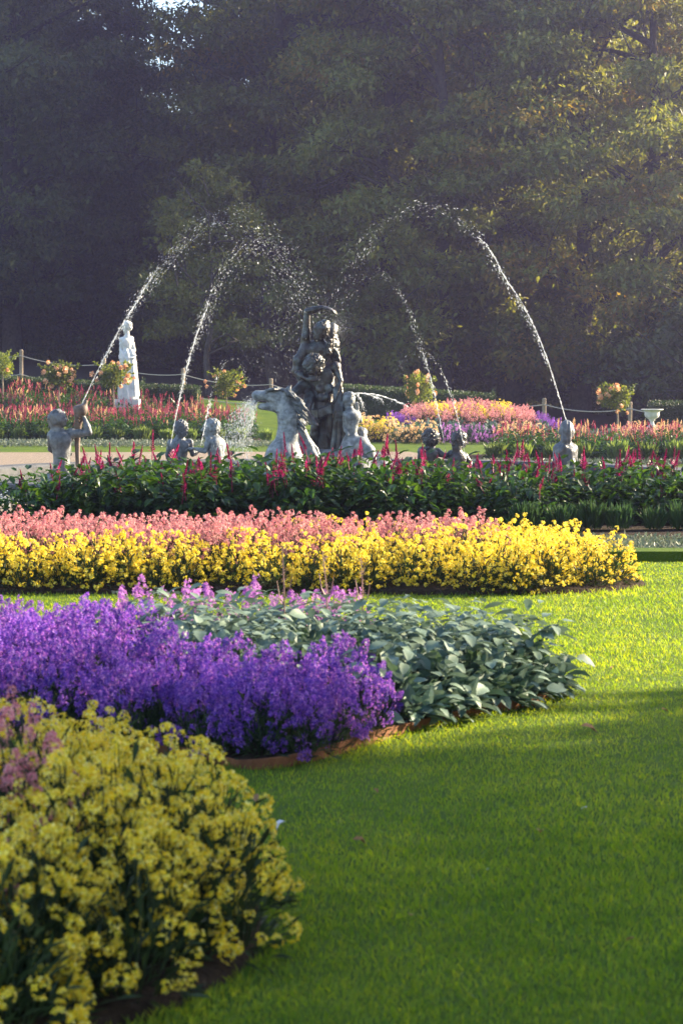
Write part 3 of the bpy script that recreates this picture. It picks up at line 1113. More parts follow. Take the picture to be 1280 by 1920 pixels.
# ------------------------------------------------------------------ standard roses
def rose_crown(seed, n=900, r=.42):
    r_ = np.random.default_rng(seed)
    g = Geo()
    C = runit(11, r_) * r_.uniform(.2, .75, (11, 1)) * np.array([r, r, r * .62])
    i = r_.integers(0, 11, n)
    P = C[i] + runit(n, r_) * (r_.uniform(.3, 1, n) ** .5 * .17)[:, None]
    d = norm(P + runit(n, r_) * .3)
    scatter(g, OVATE_V, OVATE_F, P, *frame_from(d, norm(runit(n, r_) + np.array([0, 0, .8]))), r_.uniform(.05, .085, n))
    # a few long shoots
    for k in range(5):
        e = norm(np.array([r_.normal(0, 1), r_.normal(0, 1), .8])) * r * r_.uniform(1.0, 1.2)
        tube(g, [(0, 0, -.1), e * .6, e], [.008, .006, .003], 4, 0, False)
        q = e * r_.uniform(.7, 1.05, (14, 1))
        scatter(g, OVATE_V, OVATE_F, q, *frame_from(runit(14, r_), runit(14, r_)), r_.uniform(.05, .08, 14))
    return g.mesh('rose_crown', M['rose_leaf']), C


def rose_blossom(seed):
    r_ = np.random.default_rng(seed)
    g = Geo()
    head_geo(g, np.zeros(3), np.array([0, 0, 1.]), r_, 9, .03, .04)
    return g.mesh('blossom', M['rose'])


RCROWN = [rose_crown(200 + s) for s in range(3)]
RBLOS = [rose_blossom(210 + s) for s in range(3)]
ROSES = [(4, 682, 57, 'yellow green standard rose beside the first fence post', .9, 2), (110, 703, 55.5, 'standard rose with orange blooms between two fence posts', 1.0, 16), (212, 708, 54, 'standard rose with peach blooms growing against the white statue', 1.0, 16),
         (424, 718, 54, 'standard rose with pale orange blooms next to the small water arc', .95, 15), (786, 730, 56, 'taller yellowish standard rose beside the clipped hedge strip', 1.05, 12), (1157, 750, 50, 'standard rose with pink blooms beside the white urn', .95, 14)]
for k, (px, py, d_, lab, s, nb) in enumerate(ROSES):
    c_ = W(px, py, d_)
    zb = float(terrain(c_[0], c_[1]))
    t = thing('standard_rose', lab, 'rose tree', (c_[0], c_[1], zb), 0, 'standard roses')
    hz = c_[2] - zb
    g = Geo(); tube(g, [(0, 0, -.1), (.015, 0, hz * .5), (0, 0, hz)], [.03, .025, .02], 6)
    ob('trunk', g.mesh('rose_trunk', M['wood']), t)
    me, C = RCROWN[k % 3]
    s *= 1.25
    sc_ = (s, s, s) if k != 4 else (1.1, 1.1, 1.5)
    cr = ob('crown', me, t, (0, 0, hz), (0, 0, k * 1.1), sc_, kind='stuff')
    for b in range(nb):
        p_ = norm(rng.normal(size=3) + np.array([0, -.6, .25])) * np.array([.42, .42, .3]) * s * rng.uniform(.75, 1.08)
        ob('blossom', RBLOS[b % 3], cr, p_ / s, (random.uniform(-1, 1), random.uniform(-1, 1), 0), random.uniform(.8, 1.3))


# ------------------------------------------------------------------ clipped hedges
def hedge(name, label, x0, x1, y0, y1, zt0, zt1, n, size=.06):
    g = Geo()
    nx = max(2, int((x1 - x0) / .5))
    xs = np.linspace(x0, x1, nx + 1)
    tops = np.linspace(zt0, zt1, nx + 1)
    core = .05
    v = []
    for x, t in zip(xs, tops):
        b = float(terrain(x, (y0 + y1) / 2)) - .2
        v += [(x, y0 + core, b), (x, y0 + core, t - core), (x, y1 - core, t - core), (x, y1 - core, b)]
    f = []
    for i in range(nx):
        for k in range(3):
            f.append((i * 4 + k, i * 4 + k + 1, i * 4 + 5 + k, i * 4 + 4 + k))
    f += [(0, 3, 2, 1), (nx * 4, nx * 4 + 1, nx * 4 + 2, nx * 4 + 3)]
    g.add(v, f)
    x = rng.uniform(x0, x1, n); t = np.interp(x, xs, tops); b = terrain(x, np.full(n, y0))
    face = rng.uniform(0, 1, n)
    y = np.where(face < .55, y0 + rng.uniform(-.03, .05, n), np.where(face < .9, rng.uniform(y0, y1, n), rng.uniform(y0, y1, n)))
    z = np.where(face < .55, b + rng.uniform(0, 1, n) * (t - b), t + rng.uniform(-.06, .05, n))
    x = np.where(face > .92, np.where(rng.uniform(size=n) < .5, x0, x1) + rng.uniform(-.04, .04, n), x)
    z = np.where(face > .92, b + rng.uniform(0, 1, n) * (t - b), z)
    P = np.c_[x, y, z]
    d = norm(runit(n) + np.where((face < .55)[:, None], np.array([0, -.8, .5]), np.array([0, 0, 1.2])))
    scatter(g, DIAMOND_V, DIAMOND_F, P, *frame_from(d, runit(n)), rng.uniform(.7, 1.4, n) * size)
    return ob(name, g.mesh(name, M['hedge']), label=label, cat='hedge')


def hz(py, d_):
    return W(640, py, d_)[2]


hedge('clipped_hedge', 'clipped hedge on the bank just behind the white statue', W(268, 0, 59)[0], W(368, 0, 59)[0], 58.6, 60.2, hz(724, 59), hz(727, 59), 2600)
hedge('clipped_hedge', 'long clipped hedge behind the bank of salvias below the fence', W(-60, 0, 60.5)[0], W(262, 0, 60.5)[0], 60.3, 61.4, hz(706, 60.5), hz(722, 60.5), 5500)
hedge('clipped_hedge', 'long clipped hedge between the fountain group and the far raised bed', W(640, 0, 59.5)[0], W(930, 0, 59.5)[0], 59.3, 60.6, hz(724, 59.5), hz(742, 59.5), 6000)
hedge('clipped_hedge', 'clipped hedge with sunlit top beside the white urn', W(1236, 0, 53)[0], W(1400, 0, 53)[0], 53, 54.6, hz(757, 53), hz(757, 53), 4200)

# ------------------------------------------------------------------ rope fence
fence = thing('rope_fence', 'wooden post and rope fence running along the edge of the wood', 'fence', (0, 62, 0))
POSTS = [(-110, 645, 62), (40, 655, 62), (195, 671, 62), (343, 690, 62), (508, 709, 62), (655, 726, 62), (845, 738, 61.5), (1020, 746, 58), (1181, 753, 56), (1330, 757, 55)]
tops = []
for px, py, d_ in POSTS:
    tp = W(px, py, d_)
    tops.append(tp)
    g = Geo()
    r_ = .055
    lean = rng.normal(0, .02)
    tube(g, [(-lean, 0, -1.5), (0, 0, -.02), (0, 0, 0)], [r_, r_, r_ * .7], 8)
    ob('post', g.mesh('post', M['wood']), fence, tp - np.array([0, 62, 0]))
for a, b in zip(tops[:-1], tops[1:]):
    for dz in (.18, .72):
        g = Geo()
        t = np.linspace(0, 1, 13)[:, None]
        p_ = a + (b - a) * t - np.array([0, 62, dz]) - np.array([0, .06, 0]) - np.array([0, 0, 1]) * (.13 * 4 * t * (1 - t))
        tube(g, p_, .014, 6)
        ob('rope', g.mesh('rope', M['rope']), fence)

# ------------------------------------------------------------------ urns
def urn(px, py, d_, wpx, label):
    c_ = W(px, py, d_)
    s = wpx / 2 * d_ / F_PX
    prof = np.array([(.0, -1.75), (.52, -1.75), (.52, -1.6), (.42, -1.55), (.36, -1.48), (.2, -1.32), (.17, -1.1), (.24, -1.02), (.3, -.98), (.26, -.93), (.4, -.85), (.62, -.68), (.68, -.45), (.66, -.3),
                     (.72, -.18), (.9, -.1), (1.0, -.05), (1.0, 0), (.93, 0.01), (.8, -.06), (.55, -.3), (0, -.35)])
    t = thing('garden_urn', label, 'urn', (c_[0], c_[1], float(terrain(c_[0], c_[1]))), 0, 'white garden urns')
    base = np.array([0, 0, c_[2] - t.location.z])
    g = Geo(); lathe(g, prof * s, 28)
    ob('bowl', g.mesh('urn_bowl', M['marble'], True), t, base)
    g = Geo(); zt = base[2] - 1.75 * s
    box(g, (-.6 * s, -.6 * s, -.1), (.6 * s, .6 * s, zt))
    ob('pedestal', g.mesh('urn_pedestal', M['marble']), t)
    return t


urn(1222, 767, 52, 42, 'white stone urn with wide rim beside the clipped hedge')
urn(936, 760, 58, 30, 'white stone urn mostly hidden behind the far raised bed')

# ------------------------------------------------------------------ fountain basin
t = thing('fountain_basin', 'round stone fountain basin filled with water', 'fountain', (BASIN_C[0], BASIN_C[1], 0))
g = Geo()
lathe(g, [(BASIN_R, -.05), (BASIN_R, .03), (BASIN_R - .05, .04), (BASIN_R - .05, .08), (BASIN_R + .03, .11), (BASIN_R + .03, .15), (BASIN_R - .02, .17), (BASIN_R - .42, .17), (BASIN_R - .46, .14), (BASIN_R - .46, -.05)], 96)
ob('rim', g.mesh('basin_rim', M['stone']), t)
g = Geo()
lathe(g, [(BASIN_R - .465, .07), (BASIN_R * .6, .07), (BASIN_R * .3, .07), (.001, .07)], 64)
ob('water', g.mesh('basin_water', M['water']), t)

# small white flowers at the hem of the basin
g = Geo()
n_ = 60
W0 = W(2, 940, 21.5)
P = np.array([0, 0, W0[2]]) + rng.normal(0, 1, (n_, 3)) * np.array([.07, .07, .03])
scatter(g, FLORET_V, FLORET_F, P, *frame_from(runit(n_), runit(n_)), .03)
add_stems(g, np.c_[rng.normal(0, .05, (10, 2)), np.full(10, .08)], .004)
ob('white_flowering_plant', g.mesh('white_flowering_plant', M['petal_white']), None, (W0[0], W0[1], 0), label='small white flowering plant at the end of the dark salvia row', cat='plant')

# ------------------------------------------------------------------ sculpture kit: blended solids turned into one skin
def smin(a, b, k):
    h = np.clip(.5 + .5 * (b - a) / k, 0, 1)
    return b * (1 - h) + a * h - k * h * (1 - h)


class Sculpt:
    def __init__(s, lo, hi, h=.014):
        s.lo = np.asarray(lo, float); s.h = h
        s.n = np.ceil((np.asarray(hi) - s.lo) / h).astype(int) + 1
        s.F = np.full(s.n, .3, np.float32)

    def _reg(s, lo, hi):
        a = np.clip(np.floor((lo - s.lo) / s.h).astype(int), 0, s.n)
        b = np.clip(np.ceil((hi - s.lo) / s.h).astype(int) + 1, 0, s.n)
        if (b - a).min() <= 0:
            return None, None
        sl = tuple(slice(i, j) for i, j in zip(a, b))
        ax = [s.lo[k] + s.h * np.arange(a[k], b[k]) for k in range(3)]
        return sl, np.stack(np.meshgrid(*ax, indexing='ij'), -1).astype(np.float32)

    def _put(s, sl, d, k, sub):
        if sub:
            s.F[sl] = -smin(-s.F[sl], d, k)
        else:
            s.F[sl] = smin(s.F[sl], d, k)

    def cap(s, a, b, ra, rb=None, k=.03, disp=None, sub=False):
        rb = ra if rb is None else rb
        a = np.asarray(a, float); b = np.asarray(b, float)
        m = max(ra, rb) + k + .05
        sl, P = s._reg(np.minimum(a, b) - m, np.maximum(a, b) + m)
        if sl is None:
            return s
        ab = b - a
        t = np.clip(((P - a) @ ab) / (ab @ ab + 1e-9), 0, 1)
        d = np.linalg.norm(P - (a + t[..., None] * ab), axis=-1) - (ra + (rb - ra) * t)
        if disp is not None:
            d = d + disp(P)
        s._put(sl, d, k, sub)
        return s

    def chain(s, pts, rads, k=.03, disp=None):
        for i in range(len(pts) - 1):
            s.cap(pts[i], pts[i + 1], rads[i], rads[i + 1], k, disp)
        return s

    def ell(s, c, r, ax=None, k=.03, disp=None, sub=False):
        c = np.asarray(c, float); r = np.asarray(r, float)
        m = r.max() + k + .05
        sl, P = s._reg(c - m, c + m)
        if sl is None:
            return s
        q = P - c
        if ax is not None:
            q = q @ np.asarray(ax, float).T
        k0 = np.linalg.norm(q / r, axis=-1)
        k1 = np.linalg.norm(q / (r * r), axis=-1)
        d = k0 * (k0 - 1) / (k1 + 1e-6)
        if disp is not None:
            d = d + disp(P)
        s._put(sl, d, k, sub)
        return s

    def mesh(s, name, mat):
        F = s.F
        S = F < 0
        c = np.zeros(np.array(F.shape) - 1, np.int8)
        cor = [(i, j, k) for i in (0, 1) for j in (0, 1) for k in (0, 1)]
        def sh(A, o):
            return A[o[0]:A.shape[0] - 1 + o[0], o[1]:A.shape[1] - 1 + o[1], o[2]:A.shape[2] - 1 + o[2]]
        for o in cor:
            c += sh(S, o)
        act = (c > 0) & (c < 8)
        idx = np.full(act.shape, -1, np.int64)
        idx[act] = np.arange(act.sum())
        base = np.argwhere(act).astype(float)
        vals = {o: sh(F, o)[act].astype(float) for o in cor}
        acc = np.zeros_like(base); cnt = np.zeros(len(base))
        for o in cor:
            for ax in range(3):
                if o[ax]:
                    continue
                o2 = list(o); o2[ax] = 1; o2 = tuple(o2)
                fa, fb = vals[o], vals[o2]
                mk = (fa < 0) != (fb < 0)
                t = np.where(mk, fa / np.where(mk, fa - fb, 1), 0)
                p = np.tile(np.array(o, float), (len(base), 1)); p[:, ax] += t
                acc += p * mk[:, None]; cnt += mk
        V = s.lo + s.h * (base + acc / np.maximum(cnt, 1)[:, None])
        faces = []
        for ax in range(3):
            u, w = [(1, 2), (2, 0), (0, 1)][ax]
            n = F.shape
            lo_ = [0, 0, 0]; hi_ = list(n)
            hi_[ax] = n[ax] - 1
            lo_[u] = lo_[w] = 1; hi_[u] = n[u] - 1; hi_[w] = n[w] - 1
            sl1 = tuple(slice(lo_[k], hi_[k]) for k in range(3))
            sl2 = tuple(slice(lo_[k] + (k == ax), hi_[k] + (k == ax)) for k in range(3))
            a, b = S[sl1], S[sl2]
            for flip, mk in ((False, a & ~b), (True, ~a & b)):
                e = np.argwhere(mk) + np.array(lo_)
                if len(e) == 0:
                    continue
                q = []
                for du, dw in ((-1, -1), (0, -1), (0, 0), (-1, 0)):
                    z = e.copy(); z[:, u] += du; z[:, w] += dw
                    q.append(idx[z[:, 0], z[:, 1], z[:, 2]])
                q = np.stack(q, -1)
                faces.append(q[:, ::-1] if flip else q)
        Fc = np.concatenate(faces)
        Fc = Fc[(Fc >= 0).all(1)]
        g = Geo(); g.add(V, Fc)
        return g.mesh(name, mat, True)


def curl(freq=70, amp=.01):
    def f(P):
        x, y, z = P[..., 0], P[..., 1], P[..., 2]
        w = 1.6 * np.sin(freq * .37 * (x + y) + 1) + 1.3 * np.sin(freq * .31 * (z - x))
        return amp * 1.6 * np.sin(freq * x + w) * np.sin(freq * y + w * .8) * np.sin(freq * z - w) + amp * .5 * np.sin(freq * .5 * (x - z) + w)
    return f


def folds(freq, amp, ax=0, wav=2.0):
    return lambda P: amp * np.sin(freq * P[..., ax] + wav * np.sin(5 * P[..., 2]) + freq * .35 * P[..., 1])


def head(S, c, face, up, s=1.0, hair='curly', hairlen=0.0):
    c = np.asarray(c, float)
    f = norm(np.asarray(face, float)); u = norm(np.asarray(up, float)); u = norm(u - f * (u @ f)); e = np.cross(f, u)
    A = np.array([e, f, u])
    S.ell(c + u * .025 * s, np.array([.078, .098, .098]) * s, A, .01)
    S.ell(c + f * .03 * s - u * .055 * s, np.array([.062, .068, .078]) * s, A, .03)
    S.ell(c + f * .068 * s - u * .108 * s, np.array([.026, .024, .022]) * s, A, .03)       # chin
    S.cap(c + f * .094 * s + u * .015 * s, c + f * .118 * s - u * .032 * s, .012 * s, .017 * s, .012)   # nose
    S.cap(c + f * .092 * s + u * .032 * s - e * .04 * s, c + f * .092 * s + u * .032 * s + e * .04 * s, .014 * s, .014 * s, .015)
    for q in (-1, 1):
        S.ell(c + f * .098 * s + u * .008 * s + e * q * .034 * s, np.array([.018, .014, .012]) * s, A, .012, None, True)
        S.ell(c + f * .086 * s + u * .006 * s + e * q * .034 * s, np.array([.014, .012, .01]) * s, A, .004)
        S.ell(c + e * q * .08 * s - u * .012 * s, np.array([.014, .024, .034]) * s, A, .01)
    S.ell(c + f * .092 * s - u * .066 * s, np.array([.026, .012, .008]) * s, A, .008)
    S.ell(c + f * .089 * s - u * .082 * s, np.array([.022, .012, .009]) * s, A, .008)
    if hair:
        dp = curl(120 / s, .015 * s) if hair == 'curly' else curl(85 / s, .009 * s)
        S.ell(c - f * .022 * s + u * .052 * s, np.array([.1, .105, .09]) * s, A, .012, dp)
        S.ell(c - f * .05 * s - u * .0 * s, np.array([.092, .075, .095]) * s, A, .012, dp)


def hand(S, w, d, pn, s=1.0, curlv=.5, side=1):
    """Palm and five fingers from the wrist w along d; pn is the palm's normal."""
    w = np.asarray(w, float); d = norm(np.asarray(d, float)); pn = norm(np.asarray(pn, float)); pn = norm(pn - d * (pn @ d)); e = np.cross(d, pn) * side
    A = np.array([d, e, pn])
    S.ell(w + d * .05 * s, np.array([.055, .042, .018]) * s, A, .015)
    for q, (off, L) in enumerate(((-.03, .062), (-.01, .078), (.011, .083), (.031, .072))):
        b = w + d * .085 * s + e * off * s
        m_ = b + (d * math.cos(curlv * .6) + pn * math.sin(curlv * .6) + e * off * 3) * L * .55 * s
        t_ = m_ + (d * math.cos(curlv * 1.7) + pn * math.sin(curlv * 1.7)) * L * .55 * s
        S.cap(b, m_, .0105 * s, .0095 * s, .006); S.cap(m_, t_, .0095 * s, .008 * s, .004)
    b = w + d * .03 * s + e * .036 * s
    m_ = b + (d * .7 + e * .8 + pn * .3) * .045 * s
    S.cap(b, m_, .0135 * s, .0115 * s, .01); S.cap(m_, m_ + (d + pn * .4 + e * .1) * .035 * s, .011 * s, .009 * s, .004)


def torso(S, hip, chest, shl, shr, neck, headc, s=1.0, female=False, back=None):
    hip, chest, shl, shr, neck, headc = map(lambda q: np.asarray(q, float), (hip, chest, shl, shr, neck, headc))
    e = norm(shr - shl); u = norm(chest - hip); f = np.cross(u, e); u = np.cross(e, f)
    A = np.array([e, f, u])
    w = max(np.linalg.norm(shr - shl) / 2, .135 * s)
    S.ell(chest, np.array([w * .86, .125 * s, .2 * s]), A, .03)
    S.ell(hip * .5 + chest * .5, np.array([w * .64, .1 * s, .17 * s]), A, .035)
    S.ell(hip, np.array([w * .74, .12 * s, .14 * s]), A, .035)
    for sh in (shl, shr):
        S.ell(sh, np.array([.062, .064, .068]) * s, A, .025)
        S.cap(sh, neck - u * .03 * s, .04 * s, .05 * s, .03)
        S.ell(chest - f * .085 * s + (sh - chest) * .45, np.array([.08, .04, .09]) * s, A, .03)   # shoulder blade or breast
        if female:
            S.ell(chest + f * .11 * s + (sh - chest) * .42 - u * .03 * s, np.array([.062, .06, .062]) * s, A, .02)
        else:
            S.ell(chest + f * .09 * s + (sh - chest) * .42 + u * .02 * s, np.array([.09, .045, .06]) * s, A, .025)
    S.cap(neck - u * .06 * s, headc - norm(headc - neck) * .03 * s, .058 * s, .052 * s, .03)
    # spine groove
    S.cap(hip - f * .13 * s, chest - f * .14 * s, .014 * s, .014 * s, .03, None, True)


def arm(S, sh, el, wr, s=1.0):
    sh, el, wr = map(lambda q: np.asarray(q, float), (sh, el, wr))
    S.cap(sh, el, .05 * s, .036 * s, .018)
    S.ell(sh * .55 + el * .45, np.array([.048, .048, .048]) * s, None, .02)
    S.cap(el, el * .6 + wr * .4, .036 * s, .04 * s, .012)
    S.cap(el * .6 + wr * .4, wr, .04 * s, .024 * s, .012)


def leg(S, hp, kn, an, s=1.0):
    hp, kn, an = map(lambda q: np.asarray(q, float), (hp, kn, an))
    S.cap(hp, kn, .085 * s, .052 * s, .025)
    S.cap(kn, kn * .62 + an * .38, .05 * s, .057 * s, .015)
    S.cap(kn * .62 + an * .38, an, .057 * s, .032 * s, .015)


def foot(S, an, d, s=1.0):
    an = np.asarray(an, float); d = norm(np.asarray(d, float))
    e = norm(np.cross(d, [0, 0, 1.]))
    dn = np.array([0, 0, -1.])
    S.cap(an + dn * .03 * s, an + d * .13 * s + dn * .06 * s, .045 * s, .03 * s, .02)
    S.ell(an - d * .03 * s + dn * .05 * s, np.array([.038, .038, .035]) * s, None, .02)
    for k in range(5):
        b = an + d * .13 * s + dn * .065 * s + e * (k - 2) * .018 * s
        S.cap(b, b + d * (.06 - .007 * k) * s + dn * .01 * s, .013 * s, .011 * s, .006)


# ---- the big group in the middle of the basin
D0 = 27.0
ROOT = np.array([W(600, 800, D0)[0], D0, .0])
grp = thing('fountain_sculpture', 'dark lead fountain group of two entwined figures above a sea horse', 'sculpture', ROOT)


def q(px, py, dy=0.0):
    return W(px, py, D0 + dy) - ROOT


# rock the group stands on
S = Sculpt((-1.3, -1.6, -.1), (1.3, 1.1, .75), .03)
rk = lambda P: .05 * np.sin(7 * P[..., 0] + 3 * np.sin(5 * P[..., 1])) * np.sin(8 * P[..., 1] + 2 * P[..., 2]) + .03 * np.sin(17 * P[..., 0] + 9 * P[..., 2])
S.ell((0.05, 0, .05), (.95, .8, .36), None, .1, rk)
S.ell((-.45, -.8, .0), (.55, .5, .3), None, .1, rk)
S.ell((.42, -.1, .1), (.55, .6, .32), None, .1, rk)
for k in range(9):
    a = -2.5 + k * .24
    S.cap((.12 + .4 * math.cos(a) * .7, -.25 + .45 * math.sin(a), .1), (.12 + .2 * math.cos(a), -.2 + .2 * math.sin(a), .42), .06, .04, .03)
ob('rock_base', S.mesh('rock_base', M['lead']), grp)

# standing man seen from behind, carrying the woman
S = Sculpt((-.5, -.6, .2), (.6, .55, 1.75), .013)
sL, sR = q(577, 698, -.02), q(629, 688, -.1)
torso(S, q(606, 757, -.02), q(604, 716, -.05), sL, sR, q(600, 690, -.08), q(588, 686, -.16), 1.08)
for bx, by, rx in ((614, 708, .07), (596, 708, .07), (618, 728, .06), (600, 730, .06), (612, 744, .05), (602, 745, .05)):
    S.ell(q(bx, by, -.15), (rx, .05, rx * 1.1), None, .015)
head(S, q(587, 684, -.2), (-.55, .75, .3), (.2, -.2, 1), 1.1, 'curly')
S.ell(q(587, 684, -.22), (.125, .12, .125), None, .015, curl(120, .022))
arm(S, sR, q(638, 714, -.16), q(631, 738, -.22), 1.02)
hand(S, q(631, 738, -.22), (-.15, -.05, -1), (-1, .2, 0), 1.0, .7)
arm(S, sL, q(557, 700, -.16), q(577, 711, -.26), 1.0)
hand(S, q(577, 711, -.26), (.9, -.1, .15), (0, 1, -.2), 1.05, .5)
for px in (598, 615):
    S.ell(q(px, 766, -.06), (.085, .085, .085), None, .02)
leg(S, q(597, 768, -.02), q(591, 800, -.08), q(588, 838, .02), 1.12)
foot(S, q(588, 838, .02), (-.4, -.9, 0), 1.1)
leg(S, q(617, 768, -.02), q(620, 800, -.06), q(621, 842, .06), 1.12)
foot(S, q(621, 842, .06), (.3, -.9, 0), 1.1)
ob('standing_man', S.mesh('standing_man', M['bronze']), grp, label='muscular man seen from behind with curly hair')

# woman held aloft, one arm thrown over her head
S = Sculpt((-.55, -.5, .75), (.5, .6, 2.45), .013)
sL, sR = q(573, 652, .04), q(620, 657, .12)
torso(S, q(588, 708, .1), q(596, 662, .06), sL, sR, q(598, 640, .05), q(600, 622, .02), 1.0, True)
head(S, q(600, 621, -.04), (-.9, -.45, .1), (.15, 0, 1), .92, 'wavy')
arm(S, sL, q(576, 584, -.02), q(604, 576, -.05), 1.15)
S.cap(sL, q(572, 632, .0), .06, .052, .03)
hand(S, q(604, 576, -.05), (1, -.1, -.22), (0, .2, -1), 1.25, .45)
arm(S, sR, q(633, 690, .1), q(622, 712, -.04), .95)
hand(S, q(622, 712, -.04), (-.8, -.3, -.5), (0, 1, 0), .95, .5)
# outer curve of her back and hip, then the thighs drawn up
S.chain([q(572, 655, .0), q(559, 675, -.02), q(557, 695, .0), q(569, 712, .02)], [.07, .062, .06, .07], .04)
leg(S, q(580, 716, .05), q(546, 741, -.12), q(566, 775, .1), 1.08)
leg(S, q(585, 722, .1), q(574, 772, -.3), q(608, 829, -.36), 1.0)
foot(S, q(608, 829, -.36), (-.7, -.7, -.1), 1.05)
# long hair
hw = curl(90, .009)
for k, (x0, y0, x1, y1, x2, y2, dy) in enumerate([(612, 604, 622, 632, 624, 658, .02), (616, 612, 627, 640, 630, 668, .06), (608, 604, 618, 640, 617, 662, -.02), (618, 610, 630, 636, 634, 660, .1), (627, 655, 634, 672, 636, 686, .04)]):
    S.chain([q(x0, y0, dy), q(x1, y1, dy), q(x2, y2, dy)], [.036, .034, .022], .012, hw)
for k in range(6):
    a = -.7 + k * .2
    b = q(611, 612, .02)
    S.chain([b, b + np.array([math.cos(a), .1 * (k - 3), math.sin(a)]) * .09, b + np.array([math.cos(a - .3), .12 * (k - 3), math.sin(a - .3)]) * .16], [.035, .025, .008], .02)
ob('carried_woman', S.mesh('carried_woman', M['bronze']), grp, label='woman with one arm arched over her head')

# falling cloth on the right
S = Sculpt((-.3, -.5, .1), (.6, .4, 1.35), .012)
for k in range(7):
    x0, x1 = 628 + k * 1.8, 622 + k * 4.2
    dy = -.18 + .05 * (k % 3)
    S.chain([q(x0, 728, dy), q(x0 + 2, 770, dy - .05), q((x0 + x1) / 2 + 3, 810, dy), q(x1, 866, dy - .02)], [.03, .034, .036, .045], .012)
S.chain([q(628, 728, .05), q(634, 780, .08), q(630, 866, .1)], [.05, .09, .12], .03)
for k in range(11):
    x0 = 592 + k * 4.2
    S.chain([q(x0, 762, .1), q(x0 + 1, 800, .13), q(x0 - 2 + k * .5, 866, .12)], [.03, .034, .045], .01)
for k in range(4):
    S.chain([q(576 + k, 768 + k * 5, -.04), q(598, 770 + k * 4, -.19), q(620, 760 + k * 4, -.19), q(637, 742 + k * 4, -.1)], [.022, .026, .026, .022], .012)
ob('drapery', S.mesh('drapery', M['bronze']), grp, label='heavy cloth falling in folds')

# sea horse rearing at the front
S = Sculpt((-1.05, -1.7, -.05), (.2, -.35, 1.35), .013)
h = lambda px, py, dy=0.0: q(px, py, -1.0 + dy)
S.chain([h(538, 905), h(537, 860), h(541, 818), h(541, 785), h(533, 762)], [.3, .225, .135, .118, .11], .07)
S.ell(h(528, 858, -.06), (.2, .2, .2), None, .08)
S.ell(h(526, 757), (.125, .09, .12), None, .03)          # cheek
S.cap(h(532, 744), h(508, 738), .085, .07, .04)            # skull
S.cap(h(514, 743), h(484, 741), .082, .06, .03)            # nose
S.ell(h(480, 741), (.055, .055, .055), None, .02)           # muzzle
S.cap(h(520, 763), h(492, 762), .062, .042, .03)           # lower jaw
S.ell(h(488, 763), (.036, .038, .03), None, .015)
S.cap(h(478, 754), h(498, 754), .022, .014, .01, None, True)   # open mouth
for sy in (-1, 1):
    S.ell(h(482, 735, sy * .04), (.016, .016, .02), None, .008, None, True)
    S.ell(h(511, 739, sy * .062), (.026, .02, .022), None, .008)
    S.cap(h(507, 733, sy * .055), h(517, 733, sy * .06), .014, .012, .012)
    S.chain([h(536, 738, sy * .06), h(541, 729, sy * .085), h(546, 722, sy * .09)], [.032, .03, .008], .015)
    S.cap(h(500, 747, sy * .05), h(522, 752, sy * .07), .018, .012, .02)
for k in range(5):     # creases where the neck bends, and the line of the jaw
    yy = 783 + k * 9
    S.chain([h(519 - k * .6, yy, -.06), h(530, yy + 2, -.125), h(546, yy - 3, -.1)], [.006, .007, .005], .008)
S.ell(h(509, 741, -.09), (.03, .02, .02), None, .01, None, True)
S.ell(h(509, 741, -.075), (.02, .016, .016), None, .004)
S.chain([h(536, 757, -.085), h(530, 770, -.09), h(516, 771, -.08)], [.012, .012, .01], .008)
S.cap(h(498, 750, -.07), h(512, 753, -.085), .008, .008, .008, None, True)
horse_ob = ob('horse', S.mesh('horse', M['pale_lead']), grp, label='pale sea horse rearing with open mouth')
S = Sculpt((-1.0, -1.75, -.05), (.35, -.4, 1.4), .011)
# crest along the back of the neck, then many short wavy locks lying against it
S.chain([h(524, 731), h(538, 736), h(550, 752), h(556, 775), h(558, 802)], [.03, .05, .055, .05, .03], .02)
for k in range(64):
    t_ = (k % 32) / 31
    x0 = np.interp(t_, [0, .2, .5, 1], [526, 540, 550, 557]); y0 = np.interp(t_, [0, .2, .5, 1], [730, 736, 756, 802])
    L = 10 + 16 * math.sin(2.6 * t_ + .35) + rng.uniform(-3, 3)
    dy = rng.uniform(-.17, .08)
    ph = rng.uniform(0, 6.28)
    pts = []
    for u in np.linspace(0, 1, 6):
        pts.append(h(x0 + L * u ** .9 + 2.2 * math.sin(ph + 5 * u), y0 + 16 * u ** 1.6 + 2.6 * math.sin(ph + 6 * u) - 3 * u, dy * min(1, .3 + u)))
    S.chain(pts, [.016, .019, .019, .017, .013, .005], .004)
for k in range(6):
    S.chain([h(528 - 3 * k, 732 - k * .5, -.03 * k), h(519 - 4 * k, 727 + k, -.05), h(512 - 3 * k, 734 + k, -.075)], [.018, .016, .006], .006)
ob('mane', S.mesh('horse_mane', M['mane']), horse_ob, label='wavy mane streaming back from the horse neck')
S = Sculpt((-.75, -1.75, -.05), (.35, -.4, .95), .014)
S.chain([h(563, 806), h(578, 836), h(598, 874)], [.07, .06, .05], .03)
S.chain([h(558, 822), h(570, 850), h(580, 880)], [.06, .055, .05], .03)
S.chain([h(570, 812, .1), h(592, 842, .1), h(604, 872, .1)], [.03, .028, .03], .02)
ob('foreleg', S.mesh('horse_foreleg', M['pale_lead']), horse_ob)

